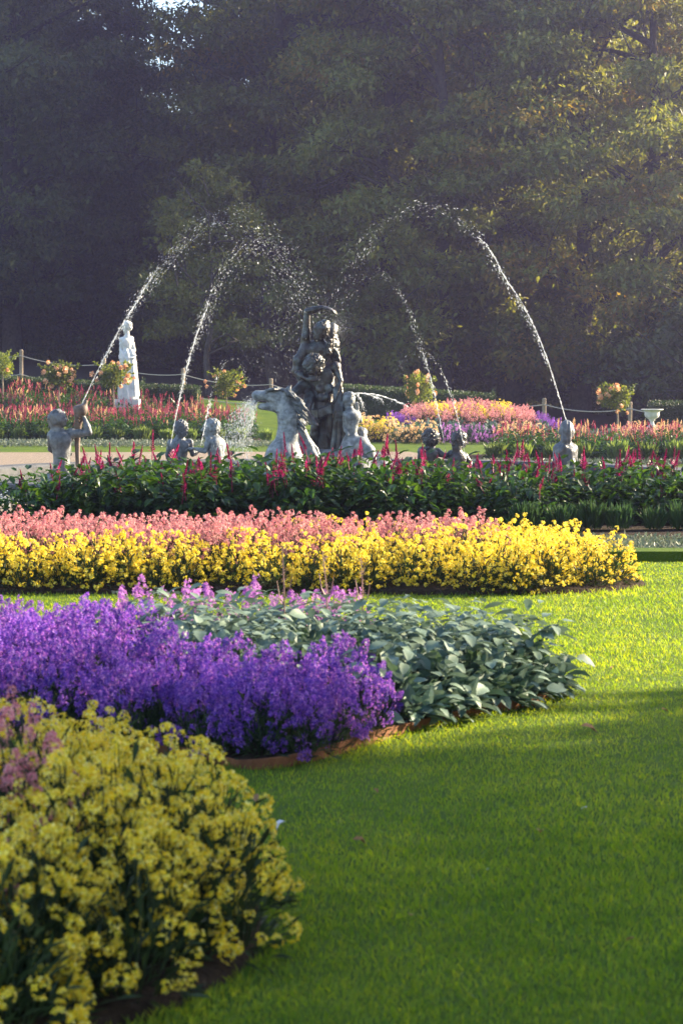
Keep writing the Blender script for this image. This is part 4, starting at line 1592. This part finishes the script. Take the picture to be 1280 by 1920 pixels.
# merchild on the right
S = Sculpt((.1, -.7, .0), (.95, .35, 1.25), .012)
mc = lambda px, py, dy=0.0: q(px, py, -.25 + dy)
torso(S, mc(659, 826), mc(658, 790), mc(649, 777, -.02), mc(669, 777, .02), mc(657, 769), mc(654, 757, .03), .8)
head(S, mc(652, 752, .05), (-.5, .8, -.3), (0, .3, 1), .82, 'wavy')
arm(S, mc(669, 777, .02), mc(675, 789, .05), mc(670, 770, .12), .75)
arm(S, mc(649, 777, -.02), mc(646, 800, -.02), mc(652, 815, -.1), .75)
hand(S, mc(670, 770, .12), (-.2, 0, 1), (0, 1, 0), .8, .6)
S.chain([mc(661, 830), mc(676, 834, -.06), mc(690, 846, -.1), mc(697, 866, -.1), mc(686, 884, -.12)], [.11, .1, .085, .07, .045], .03)
S.chain([mc(656, 830), mc(648, 850, -.12), mc(660, 878, -.16)], [.1, .1, .08], .03)
ob('merchild', S.mesh('merchild', M['pale_lead']), grp, label='pale merchild seen from behind with curling tail')
S = Sculpt((.3, -.6, .3), (.9, .35, 1.0), .013)
S.ell(mc(676, 812, .12), (.075, .075, .08), None, .02, curl(50, .012))
S.chain([mc(676, 818, .1), mc(684, 832, .08), mc(697, 852, .05)], [.07, .06, .04], .03)
ob('companion_figure', S.mesh('companion_figure', M['lead']), grp, label='small dark figure beside the merchild')


# ---- figures round the rim
def rock(S, c, r):
    S.ell(c, r, None, .06, lambda P: .03 * np.sin(13 * P[..., 0] + 2 * np.sin(9 * P[..., 1])) * np.sin(12 * P[..., 1] + 7 * P[..., 2]))


def figure(label, px, d_, extent, build, mat, group=None):
    root = np.array([W(px, 800, d_)[0], d_, .1])
    t = thing('fountain_figure', label, 'sculpture', root, 0, 'lead figures around the fountain basin')
    S = Sculpt((-extent, -.5, -.1), (extent, .5, 1.25), .012)
    p = lambda x, y, dy=0.0: W(x, y, d_ + dy) - root
    extra = build(S, p)
    ob('body', S.mesh('figure_body', M[mat]), t)
    for nm, Sx, mx_ in (extra or []):
        ob(nm, Sx.mesh(nm, M[mx_]), t)
    return t


def b_conch(S, p):
    sl, sr = p(98, 817, .0), p(134, 813, .0)
    torso(S, p(116, 872), p(115, 836), sl, sr, p(111, 811), p(107, 796), .92)
    head(S, p(106, 790), (-.85, .3, -.35), (-.15, 0, 1), .9, 'wavy')
    S.ell(p(113, 789, -.02), (.055, .055, .055), None, .02, curl(90, .009))
    arm(S, sr, p(167, 811, -.05), p(158, 784, .0), .95)
    hand(S, p(158, 784), (-.3, .1, 1), (-1, .3, 0), .95, .9)
    arm(S, sl, p(95, 842, .12), p(112, 850, .25), .9)
    hand(S, p(112, 850, .25), (1, .2, .1), (0, -1, 0), .9, .7)
    rock(S, p(118, 935), (.3, .3, .3))
    X = Sculpt((-.5, -.4, .0), (.6, .5, 1.35), .012)
    X.chain([p(146, 872, .05), p(145, 835, .06), p(146, 800, .05), p(149, 780, .02)], [.026, .028, .036, .056], .02)
    X.ell(p(151, 769, 0), (.075, .07, .07), None, .03)
    X.chain([p(154, 768), p(162, 752)], [.055, .016], .03)
    X.chain([p(149, 767), p(141, 765)], [.05, .018], .03)
    X.ell(p(148, 755, -.03), (.05, .06, .03), None, .012, None, True)
    for k in range(5):
        X.cap(p(147 + k * .5, 795 - k * 6, -.05), p(143 + k, 792 - k * 6, -.05), .014, .01, .01)
    return [('conch', X, 'conch')]


figure('bare-backed lead figure raising a conch shell overhead', 122, 23.0, .55, b_conch, 'lead')


def b_curlyback(x, lean=0):
    def f(S, p):
        sl, sr = p(x - 17, 832), p(x + 17, 831)
        torso(S, p(x - 2, 872), p(x - 1, 842), sl, sr, p(x, 826), p(x + 1, 812), .98)
        head(S, p(x + 1, 806), (-.2, .95, .1), (0, -.1, 1), 1.02, 'curly')
        arm(S, sl, p(x - 24, 852, .05), p(x - 20, 866, .2), .9)
        hand(S, p(x - 20, 866, .2), (.6, .6, .2), (0, 0, 1), .9, .7)
        arm(S, sr, p(x + 23, 852, .05), p(x + 34, 846, .14), .9)
        hand(S, p(x + 34, 846, .14), (1, .1, .1), (0, 0, 1), .9, .5)
        S.cap(p(x + 1, 825, -.11), p(x - 1, 858, -.12), .014, .014, .02)
        rock(S, p(x, 928), (.34, .3, .3))
    return f


figure('curly-haired lead figure seen from behind beside the conch water jet', 338, 30.0, .5, b_curlyback(338), 'lead')


def b_side(S, p):
    sl, sr = p(393, 827, -.05), p(412, 829, .1)
    torso(S, p(410, 874), p(404, 840), sl, sr, p(400, 822), p(397, 810), .98)
    head(S, p(395, 803), (-.95, -.1, .05), (0, 0, 1), 1.05, 'wavy')
    arm(S, sl, p(384, 846, -.1), p(366, 841, -.08), .9)
    hand(S, p(366, 841, -.08), (-1, 0, .1), (0, 0, -1), .9, .5)
    arm(S, sr, p(417, 854, .1), p(404, 866, .2), .9)
    hand(S, p(404, 866, .2), (-1, .2, 0), (0, 0, -1), .9, .5)
    rock(S, p(408, 928), (.34, .3, .3))


figure('pale lead figure in profile reaching towards the curly-haired one', 400, 30.0, .5, b_side, 'pale_lead')


def b_afro(S, p):
    sl, sr = p(790, 846, 0), p(820, 848, 0)
    torso(S, p(803, 886), p(804, 860), sl, sr, p(805, 842), p(806, 830), .95)
    head(S, p(807, 822), (.3, .9, 0), (0, 0, 1), 1.0, 'curly')
    S.ell(p(807, 821, .02), (.125, .12, .112), None, .02, curl(115, .018))
    arm(S, sr, p(834, 855, -.05), p(844, 850, .05), .9)
    hand(S, p(844, 850, .05), (1, .2, .2), (0, 0, -1), .9, .6)
    arm(S, sl, p(786, 868, .05), p(792, 882, .2), .9)
    hand(S, p(792, 882, .2), (.6, .6, -.1), (0, 0, -1), .9, .6)
    rock(S, p(804, 928), (.32, .3, .26))


figure('dark lead figure with bushy hair turned away next to its companion', 806, 29.5, .5, b_afro, 'bronze')


def b_face(S, p):
    sl, sr = p(845, 852, .02), p(870, 856, .05)
    torso(S, p(856, 890), p(856, 866), sl, sr, p(857, 848), p(858, 836), .92)
    head(S, p(858, 828), (-.6, -.78, -.05), (0, 0, 1), 1.08, 'curly')
    for k in range(6):
        S.cap(p(848 + k * 4, 817, .04), p(846 + k * 5, 812 + abs(k - 3) * 2, .05), .025, .012, .012)
    arm(S, sl, p(846, 874, -.12), p(866, 878, -.2), .9)
    hand(S, p(866, 878, -.2), (1, 0, -.2), (0, 0, -1), .9, .6)
    arm(S, sr, p(881, 868, .05), p(876, 884, -.1), .9)
    hand(S, p(876, 884, -.1), (-.3, -.5, -.6), (0, 0, -1), .9, .6)
    rock(S, p(857, 930), (.3, .3, .24))


figure('dark lead figure facing the camera with leaves in its hair', 857, 29.5, .5, b_face, 'bronze')


def b_shell(S, p):
    sl, sr = p(1046, 842), p(1073, 842)
    torso(S, p(1060, 884), p(1059, 855), sl, sr, p(1060, 832), p(1061, 820), .95)
    head(S, p(1062, 808, .04), (.1, .98, 0), (0, 0, 1), .98, None)
    gr = lambda P: .006 * np.sin(150 * (P[..., 0] - p(1062, 800)[0]))
    S.ell(p(1062, 809, -.02), (.078, .088, .115), None, .02, gr)
    S.ell(p(1062, 798, .0), (.06, .07, .06), None, .02, gr)
    S.ell(p(1061, 824, -.06), (.058, .045, .05), None, .02, gr)
    S.chain([p(1052, 812, .03), p(1054, 797, .03), p(1062, 790, .02), p(1070, 797, .03), p(1073, 812, .03)], [.016, .018, .02, .018, .016], .01)
    arm(S, sr, p(1077, 862, .04), p(1068, 872, .16), .92)
    hand(S, p(1068, 872, .16), (-.8, .3, 0), (0, 0, 1), .9, .6)
    arm(S, sl, p(1041, 862, .04), p(1050, 874, .16), .92)
    hand(S, p(1050, 874, .16), (.8, .3, 0), (0, 0, 1), .9, .6)
    S.chain([p(1044, 838, -.08), p(1050, 846, -.11), p(1058, 838, -.12), p(1068, 846, -.1), p(1075, 856, -.06)], [.03, .028, .022, .028, .03], .02)
    S.chain([p(1044, 842, -.08), p(1043, 862, -.09), p(1044, 886, -.08)], [.03, .035, .04], .025)
    S.chain([p(1066, 848, -.1), p(1072, 868, -.1), p(1074, 890, -.08)], [.028, .035, .04], .025)
    rock(S, p(1060, 940), (.3, .28, .25))


figure('lead figure with ribbed shell headdress and draped shoulders seen from behind', 1060, 23.6, .5, b_shell, 'lead')

# ---- white statue on the bank
DS = 56.0
root = np.array([W(238, 745, DS)[0], DS, W(238, 748, DS)[2]])
t = thing('marble_statue', 'white marble statue of a draped woman behind the salvia bank', 'statue', root)
p = lambda x, y, dy=0.0: W(x, y, DS + dy) - root
S = Sculpt((-.55, -.5, -.05), (.5, .5, 2.2), .015)
sl, sr = p(228, 637, -.02), p(246, 635, .1)
torso(S, p(239, 672), p(237, 646), sl, sr, p(238, 629), p(238, 618), 1.12, True)
head(S, p(238, 613), (-.95, -.25, -.1), (0, 0, 1), 1.12, 'wavy')
S.ell(p(238, 606, .02), (.1, .1, .06), None, .02, curl(40, .01))
arm(S, sr, p(252, 657, -.02), p(240, 664, -.16), 1.1)
hand(S, p(240, 664, -.16), (-1, 0, -.1), (0, 1, 0), 1.1, .5)
arm(S, sl, p(226, 655, -.05), p(232, 668, -.16), 1.05)
hand(S, p(232, 668, -.16), (.6, 0, -.3), (0, 1, 0), 1.05, .5)
fd = folds(42, .03, 0, 1.5)
S.chain([p(238, 668), p(238, 690), p(239, 715), p(240, 742)], [.2, .2, .215, .27], .06, fd)
S.chain([p(226, 669, -.08), p(238, 675, -.17), p(251, 668, -.1)], [.06, .065, .06], .03, folds(50, .012, 2))
for k in range(8):
    x0 = 227 + k * 3.0
    S.chain([p(x0, 674, -.17 + .01 * abs(k - 4)), p(x0 - 1 + .6 * k, 705, -.19), p(225 + k * 4.0, 743, -.23)], [.02, .026, .032], .02)
S.chain([p(249, 645, .06), p(253, 680, .1), p(257, 740, .08)], [.03, .045, .07], .03)
S.ell(p(240, 746), (.28, .26, .09), None, .03, lambda P: .012 * np.sin(20 * P[..., 0]))
ob('draped_figure', S.mesh('draped_figure', M['marble']), t)
g = Geo()
box(g, (-.33, -.31, -1.2), (.33, .31, -.0))
ob('plinth', g.mesh('plinth', M['marble']), t)

# ------------------------------------------------------------------ water
OCT_V = [(1, 0, 0), (-1, 0, 0), (0, .24, 0), (0, -.24, 0), (0, 0, .24), (0, 0, -.24)]
OCT_F = [(0, 2, 4), (2, 1, 4), (1, 3, 4), (3, 0, 4), (2, 0, 5), (1, 2, 5), (3, 1, 5), (0, 3, 5)]


def drops(g, P, V, size):
    n = len(P)
    X, Y, Z = frame_from(norm(V), runit(n))
    scatter(g, OCT_V, OCT_F, P, X, Y, Z, size)


def jet(label, path, d0, d1, tsolid, r0, ndrop, spread, fall=.0, size=.011):
    px = np.array(path, float)
    s = np.r_[0, np.cumsum(np.hypot(*np.diff(px, axis=0).T))]
    s /= s[-1]
    P = np.array([W(a, b, d0 + (d1 - d0) * k) for (a, b), k in zip(px, s)])
    C = crspline(P, 16)
    L = np.r_[0, np.cumsum(np.linalg.norm(np.diff(C, axis=0), axis=1))]
    L /= L[-1]
    at = lambda t: np.stack([np.interp(t, L, C[:, k]) for k in range(3)], -1)
    root = C[0]
    th = thing('water_jet', label, 'water jet', root, 0, 'water jets of the fountain')
    T = norm(np.gradient(C, axis=0))
    tang = lambda t: norm(np.stack([np.interp(t, L, T[:, k]) for k in range(3)], -1))
    # coherent stream, ragged and thickening, broken into lengths towards its end
    t = np.linspace(0, tsolid, 110)
    c = at(t) - root
    ph = rng.uniform(0, 9)
    wob = np.cumsum(rng.normal(0, .0035, (len(t), 3)), 0) * (t / tsolid)[:, None] * .8
    wob -= wob[-1] * (t / tsolid)[:, None]
    rad = r0 * (.5 + .5 * (t / tsolid)) * rng.lognormal(0, .35, len(t)) * np.where(rng.uniform(size=len(t)) < .3 * t / tsolid, .25, 1)
    g = Geo(); tube(g, c + wob, rad * np.where(t > tsolid * .93, .4, 1), 6)
    ob('stream', g.mesh('stream', M['spray']), th)
    g = Geo()
    t = np.clip(tsolid * .25 + (1 - tsolid * .25) * rng.beta(1.15, 1.15, ndrop), 0, 1)
    tt = np.clip((t - tsolid * .25) / (1 - tsolid * .25), 0, 1)
    off = rng.normal(0, 1, (ndrop, 3)) * (spread * (.12 + tt ** 1.1))[:, None]
    off[:, 2] -= np.abs(rng.normal(0, 1, ndrop)) * fall * tt ** 1.5
    sz = size * rng.lognormal(-.25, .4, ndrop) * (1 - .2 * tt)
    drops(g, at(t) - root + off, tang(t) + rng.normal(0, .12, (ndrop, 3)), sz)
    # droplets torn off along the stream
    k = int(9000 * r0 * (.3 + .7 * (tsolid < .5)))  # fewer on the thin jets
    t = tsolid * rng.beta(1.6, 1, k)
    drops(g, at(t) - root + rng.normal(0, 1, (k, 3)) * (.004 + .018 * t / tsolid)[:, None], tang(t), size * rng.uniform(.8, 2.0, k))
    ob('droplets', g.mesh('droplets', M['spray']), th, kind='stuff')


jet('tall water arc rising from the raised conch shell', [(154, 756), (196, 672), (243, 585), (290, 510), (335, 452), (385, 408), (437, 392), (490, 425), (530, 475), (566, 540)], 23.1, 26.6, .42, .0085, 1500, .10, .34, .0125)
jet('water arc rising past the curly-haired figure', [(320, 832), (334, 760), (352, 680), (378, 600), (408, 520), (440, 463), (485, 434), (532, 452), (566, 500), (592, 570)], 29.6, 27.2, .45, .008, 1150, .10, .38, .0125)
jet('small water arc from the pale profile figure', [(376, 836), (388, 780), (402, 720), (418, 684), (438, 672), (456, 690), (466, 722)], 29.8, 28.4, .35, .005, 150, .028, .02, .012)
jet('tall water arc rising from the shell-backed figure', [(1061, 788), (1032, 700), (996, 612), (950, 530), (905, 455), (850, 400), (792, 382), (730, 410), (680, 460), (640, 530), (618, 578)], 23.6, 26.6, .48, .0085, 600, .075, .08, .0125)
jet('water arc rising from the dark bushy-haired figure', [(836, 852), (822, 780), (800, 690), (780, 620), (755, 555), (728, 518), (698, 508), (665, 530), (635, 575)], 29.6, 27.2, .42, .0055, 380, .05, .04, .0125)
jet('small water arc from the figure facing the camera', [(872, 856), (862, 800), (848, 745), (828, 695), (806, 664), (783, 655), (755, 680), (735, 715), (722, 745)], 29.4, 28.5, .5, .005, 150, .03, .02, .012)
jet('low water spout shooting sideways from behind the draped man', [(644, 740), (672, 737), (710, 742), (750, 756), (792, 778)], 27.1, 28.2, .8, .009, 100, .03, .02, .009)
jet('low water spout falling shortest beside the merchild', [(645, 739), (662, 738), (674, 748), (684, 770), (690, 796)], 27.0, 27.2, .6, .009, 90, .03, .03, .009)
jet('low water spout of middle reach beside the merchild', [(645, 741), (680, 738), (708, 748), (728, 766), (745, 800)], 27.0, 27.6, .6, .009, 90, .035, .03, .009)


def spray(label, c, n, fn, size):
    th = thing('water_spray', label, 'water spray', c, 0, 'water spray on the fountain group')
    P, V, s = fn(n)
    g = Geo(); drops(g, P, V, s * size)
    ob('droplets', g.mesh('spray_droplets', M['spray']), th, kind='stuff')


mouth = W(484, 752, 26.0)


def horse_spray(n):
    a = rng.normal(math.pi, .55, n)
    el = rng.normal(.1, .35, n)
    v = rng.uniform(.3, 1.6, n)
    t = rng.uniform(0, .42, n) ** .8
    V = np.c_[np.cos(a) * np.cos(el), np.sin(a) * np.cos(el) * .7, np.sin(el)] * v[:, None]
    P = V * t[:, None] - np.array([0, 0, 4.9]) * (t ** 2)[:, None]
    return P, V - np.array([0, 0, 9.8]) * t[:, None], rng.lognormal(-.4, .5, n)


spray('white spray gushing from the sea horse mouth', mouth, 9000, horse_spray, .0085)
crown = W(620, 616, 27.0)


def crown_spray(n):
    a = rng.normal(.25, .9, n)
    q_ = np.abs(rng.normal(0, .16, n))
    V = np.c_[np.cos(a), rng.normal(0, .6, n), np.sin(a)]
    return V * q_[:, None], V, rng.lognormal(-.6, .5, n)


spray('fine spray bursting from the woman head', crown, 2000, crown_spray, .0055)
veil = W(545, 640, 27.2)


def veil_spray(n):
    P = np.c_[rng.normal(.0, .32, n), rng.normal(0, .3, n), rng.uniform(-.75, .65, n)]
    return P, np.tile([.12, 0, -1.], (n, 1)) + rng.normal(0, .06, (n, 3)), rng.lognormal(-.5, .4, n)


spray('thin veil of falling drops beside the woman', veil, 1300, veil_spray, .0085)


# ------------------------------------------------------------------ trees
def tree_mesh(seed, H, R, base, nclump, nleaf, leaf, mats, gold=0.0, lowfill=False):
    """Trunk with limbs and a crown of leaf clumps; returns (trunk mesh, crown mesh)."""
    r_ = np.random.default_rng(seed)
    tr = Geo()
    path = [(0, 0, -.6)]
    x = y = 0
    for k in range(1, 9):
        x += r_.normal(0, .12); y += r_.normal(0, .12)
        path.append((x, y, H * .88 * k / 8))
    path = crspline(path, 3)
    tube(tr, path, np.interp(path[:, 2], [-.6, .3, H * .88], [.5, .36, .05]) * H / 20, 9)
    C, Rr = [], []
    for k in range(nclump):
        u = (k + r_.uniform(0, 1)) / nclump
        z = base + (H - base) * u
        prof = math.sin(math.pi * (.12 + .86 * u) ** .85) ** .6
        a = k * 2.399 + r_.normal(0, .4)
        rad = R * prof * r_.uniform(.45, 1.0) ** .5
        c = np.array([math.cos(a) * rad, math.sin(a) * rad, z + r_.normal(0, .5)])
        C.append(c)
        Rr.append(r_.uniform(.9, 2.0) * R / 5)
        if k % 3 == 0:
            zb = max(z - rad * .55, base * .6, 1.0)
            b = np.array([np.interp(zb, path[:, 2], path[:, 0]), np.interp(zb, path[:, 2], path[:, 1]), zb])
            mid = b * .5 + c * .5 + np.array([0, 0, .12 * rad]) + r_.normal(0, .2, 3)
            lp = crspline([b, mid, c], 4)
            tube(tr, lp, np.linspace(.13, .03, len(lp)) * H / 20, 6)
            for q_ in range(3):
                e = c + r_.normal(0, 1, 3) * Rr[-1] * .8
                tube(tr, crspline([lp[6], (lp[6] + e) / 2 + r_.normal(0, .15, 3), e], 3), np.linspace(.045, .012, 7), 4)
    C = np.array(C); Rr = np.array(Rr)
    i = r_.integers(0, nclump, nleaf)
    d = runit(nleaf, r_)
    # leaves sit in small sprays on each clump
    nsp = nclump * 44
    si = r_.integers(0, nclump, nsp)
    sd_ = runit(nsp, r_)
    sd_[:, 2] = sd_[:, 2] * .8 + .15
    SP = C[si] + sd_ * (Rr[si] * r_.uniform(.45, 1.08, nsp))[:, None] * np.array([1, 1, .55])
    j = r_.integers(0, nsp, nleaf)
    P = SP[j] + r_.normal(0, 1, (nleaf, 3)) * np.array([.26, .26, .1]) * R / 5
    outd = norm(SP[j] - C[si[j]])
    dirs = norm(outd * .6 + runit(nleaf, r_) + np.array([0, 0, -.35]))
    nn = norm(outd * .5 + np.array([0, 0, .9]) + runit(nleaf, r_) * .6)
    g = Geo()
    X, Y, Z = frame_from(dirs, nn)
    sz = r_.uniform(.65, 1.35, nleaf) * leaf
    gold_cl = r_.uniform(size=nclump) < gold
    gold_sp = gold_cl[si] & (r_.uniform(size=nsp) < .6)
    gm = gold_sp[j]
    scatter(g, DIAMOND_V, DIAMOND_F, P[~gm], X[~gm], Y[~gm], Z[~gm], sz[~gm], 0)
    if gm.any():
        scatter(g, DIAMOND_V, DIAMOND_F, P[gm], X[gm], Y[gm], Z[gm], sz[gm], 1)
    return tr.mesh('tree_trunk', M['bark']), g.mesh('tree_crown', mats)


TV = {
    'dark_a': tree_mesh(1, 22, 5.2, 2.2, 66, 52000, .28, [M['leaf_dark'], M['leaf_gold']]),
    'dark_b': tree_mesh(2, 24, 5.6, 3.0, 72, 52000, .28, [M['leaf_dark'], M['leaf_gold']]),
    'olive_a': tree_mesh(3, 23, 5.6, 2.0, 74, 60000, .25, [M['leaf_olive'], M['leaf_gold']], .03),
    'olive_b': tree_mesh(4, 21, 5.2, 1.8, 66, 60000, .24, [M['leaf_olive'], M['leaf_gold']], .10),
    'gold': tree_mesh(6, 21, 5.4, 1.2, 78, 80000, .24, [M['leaf_olive'], M['leaf_gold']], .22),
    'small': tree_mesh(5, 6.4, 2.1, 2.0, 34, 7000, .16, [M['leaf_olive'], M['leaf_gold']], .0),
}


def tree(kind, px, d_, label, s=1.0, sz=None, name='broadleaf_tree', group=None, rz=None, z=None, x=None):
    x = (px - 640) / F_PX * d_ if x is None else x
    zb = float(terrain(x, d_)) - .1
    t = thing(name, label, 'tree', (x, d_, zb), random.uniform(0, 6.28) if rz is None else rz, group, (s, s, sz or s))
    ob('trunk', TV[kind][0], t)
    ob('crown', TV[kind][1], t, kind='stuff')
    return t


GW = 'trees of the wood behind the garden'
front = [
    ('dark_a', -90, 86, 'dark tree at the outer edge of the wood beyond the first fence post', 1.0),
    ('dark_b', 25, 90, 'dark leafy tree behind the standard roses and fence', 1.0),
    ('dark_a', 235, 93, 'dark tree directly behind the white statue', .72),
    ('olive_a', 525, 86, 'tall olive green tree behind the crossing water arcs', .98),
    ('olive_b', 640, 90, 'olive tree rising above the two entwined figures', 1.05),
    ('olive_a', 735, 82, 'broad olive tree behind the smaller water arcs', .9),
    ('olive_b', 830, 79, 'tree with golden leaf patches behind the far raised bed', .95),
    ('olive_a', 965, 83, 'tall tree behind the arc of the shell-backed figure', 1.0),
    ('olive_b', 1090, 80, 'tree with sunlit golden sprays next to the tall water arc', 1.05),
    ('gold', 1195, 77, 'sunlit tree above the white urn', .98),
    ('olive_b', 1390, 74, 'sunlit tree at the end of the wood past the urn', .5),
]
for k, (kd, px, d_, lab, s) in enumerate(front):
    tree(kd, px, d_, lab, s, group=GW)
backl = [(-60, 100, 1.0), (30, 104, 1.0), (170, 106, .6), (262, 108, .62), (335, 104, .6), (420, 105, .62), (560, 100, 1.0), (640, 104, 1.05), (760, 99, 1.05), (880, 101, 1.0), (1000, 99, 1.05), (1120, 98, 1.0), (1240, 96, 1.0)]
for k, (px, d_, s) in enumerate(backl):
    tree(('dark_b', 'dark_a')[k % 2], px, d_, 'shaded tree deep inside the wood', s, group='shaded trees deep inside the wood')
for k in range(11):
    px = -40 + k * 132
    if 240 < px < 380:
        continue
    tree(('dark_a', 'dark_b')[k % 2], px, 122 + 4 * (k % 3), 'shaded tree deep inside the wood', 1.0 if not 150 < px < 420 else .6, group='shaded trees deep inside the wood')
tree('small', 396, 68, 'young slender tree in the shade behind the fence', 1.0, 1.05, name='young_tree')
# a band of evergreen shrubs under the trees closes the view into the wood
SHR = tree_mesh(9, 5.0, 3.6, .2, 60, 16000, .24, [M['leaf_dark'], M['leaf_gold']])
for k in range(13):
    px = -60 + k * 115
    d_ = 94 + 3 * (k % 2)
    x = (px - 640) / F_PX * d_
    t = thing('evergreen_shrub', 'dark evergreen shrub under the trees of the wood', 'shrub', (x, d_, float(terrain(x, d_)) - .3), k * 1.7, 'evergreen shrubs under the wood', 1.0)
    ob('stem', SHR[0], t)
    ob('crown', SHR[1], t, kind='stuff')
for k, (x, y) in enumerate([(13.2, 66), (14.5, 70.5), (17, 63.5), (13, 75), (18.5, 68), (16.5, 75)]):  # shrubs added mostly out of frame to throw shade on the woodland floor
    t = thing('evergreen_shrub', 'dark evergreen shrub added out of frame to shade the woodland floor', 'shrub', (x, y, float(terrain(x, y)) - .3), k * 2.1, 'evergreen shrubs added to shade the woodland floor', 1.05)
    ob('stem', SHR[0], t)
    ob('crown', SHR[1], t, kind='stuff')
for k, (px, d_) in enumerate([(880, 86), (985, 88), (1060, 84), (1150, 82), (1250, 80), (1330, 78)]):
    x = (px - 640) / F_PX * d_
    t = thing('evergreen_shrub', 'low evergreen shrub between the trunks behind the rope fence', 'shrub', (x, d_, float(terrain(x, d_)) - .3), k * 2.1, 'evergreen shrubs between the trunks', .72)
    ob('stem', SHR[0], t)
    ob('crown', SHR[1], t, kind='stuff')
# trees beside the lawn, out of frame, whose shade lies over the near beds
for k, (x, y, s) in enumerate([(15.0, 10.9, .64), (15.5, 5.9, .66), (15, 0.1, .66), (15.5, -5, .66), (21.5, 13.6, .7), (21.5, 7.6, .72), (21.5, .8, .72), (22, -5, .72), (29, 16.0, .9), (29, 8.6, .9), (18, 11.1, .66), (18, 6, .66), (18, .5, .66), (25, 13.4, .8), (25, 6.5, .8), (12.4, 9.3, .62), (12.4, 4.5, .62)]):
    tree(('dark_a', 'dark_b')[k % 2], 0, y, 'dense tree shading the near lawn', s, name='shade_tree', group='trees shading the near lawn', x=x)

# ------------------------------------------------------------------ fallen leaves and petals on the lawn
def fallen(seed, mat, sz):
    r_ = np.random.default_rng(seed)
    v = np.array(OVATE_V) * np.array([1, 1.2, 2.2]) + r_.normal(0, .03, (7, 3))
    g = Geo(); g.add(v * sz, OVATE_F)
    return g.mesh('fallen_leaf', M[mat])


for k, (px, py, mat, sz, lab) in enumerate([
        (1088, 1362, 'petal_brown', .06, 'brown fallen leaf on the lawn near the shade edge'), (1010, 1558, 'petal_brown', .035, 'small tan leaf lying in the shaded lawn'),
        (1100, 1514, 'petal_white', .018, 'tiny white petal in the shaded lawn'), (536, 1540, 'petal_white', .04, 'white petal on the lawn between yellow and purple beds'),
        (470, 1492, 'petal_brown', .05, 'brown leaf on the lawn just below the purple bed'), (660, 1574, 'petal_brown', .04, 'dark curled leaf on the shaded lawn'),
        (770, 1716, 'petal_brown', .02, 'tiny brown leaf flake low in the shaded lawn'), (1190, 1760, 'petal_brown', .022, 'small dry leaf flake near the frame edge of the lawn'), (1150, 1250, 'petal_brown', .03, 'dry leaf on the sunlit lawn'),
        (700, 1480, 'petal_brown', .022, 'small dry leaf below the bed edging'), (1240, 1330, 'petal_brown', .028, 'dry leaf right where sun meets shade'),
        (915, 1630, 'petal_white', .014, 'white speck petal in the middle of the shaded lawn')]):
    p_ = G(px, py, .025)
    ob('fallen_leaf' if mat == 'petal_brown' else 'fallen_petal', fallen(400 + k, mat, sz), None, p_, (.1, .15, k * 1.3), label=lab, cat='leaf' if mat == 'petal_brown' else 'petal')

# ------------------------------------------------------------------ morning haze
m = bpy.data.materials.new('haze')
m.use_nodes = True
nn_ = m.node_tree.nodes
nn_.remove(nn_['Principled BSDF'])
pv = nn_.new('ShaderNodeVolumePrincipled')
pv.inputs['Color'].default_value = (.61, .57, 1.0, 1)
pv.inputs['Density'].default_value = .001
pv.inputs['Anisotropy'].default_value = .72
m.node_tree.links.new(pv.outputs[0], nn_['Material Output'].inputs['Volume'])
g = Geo()
box(g, (-124, -32, -1.6), (124, 184, 45))
ob('haze', g.mesh('haze', m), kind='stuff', label='thin morning haze hanging in the garden air', cat='haze')
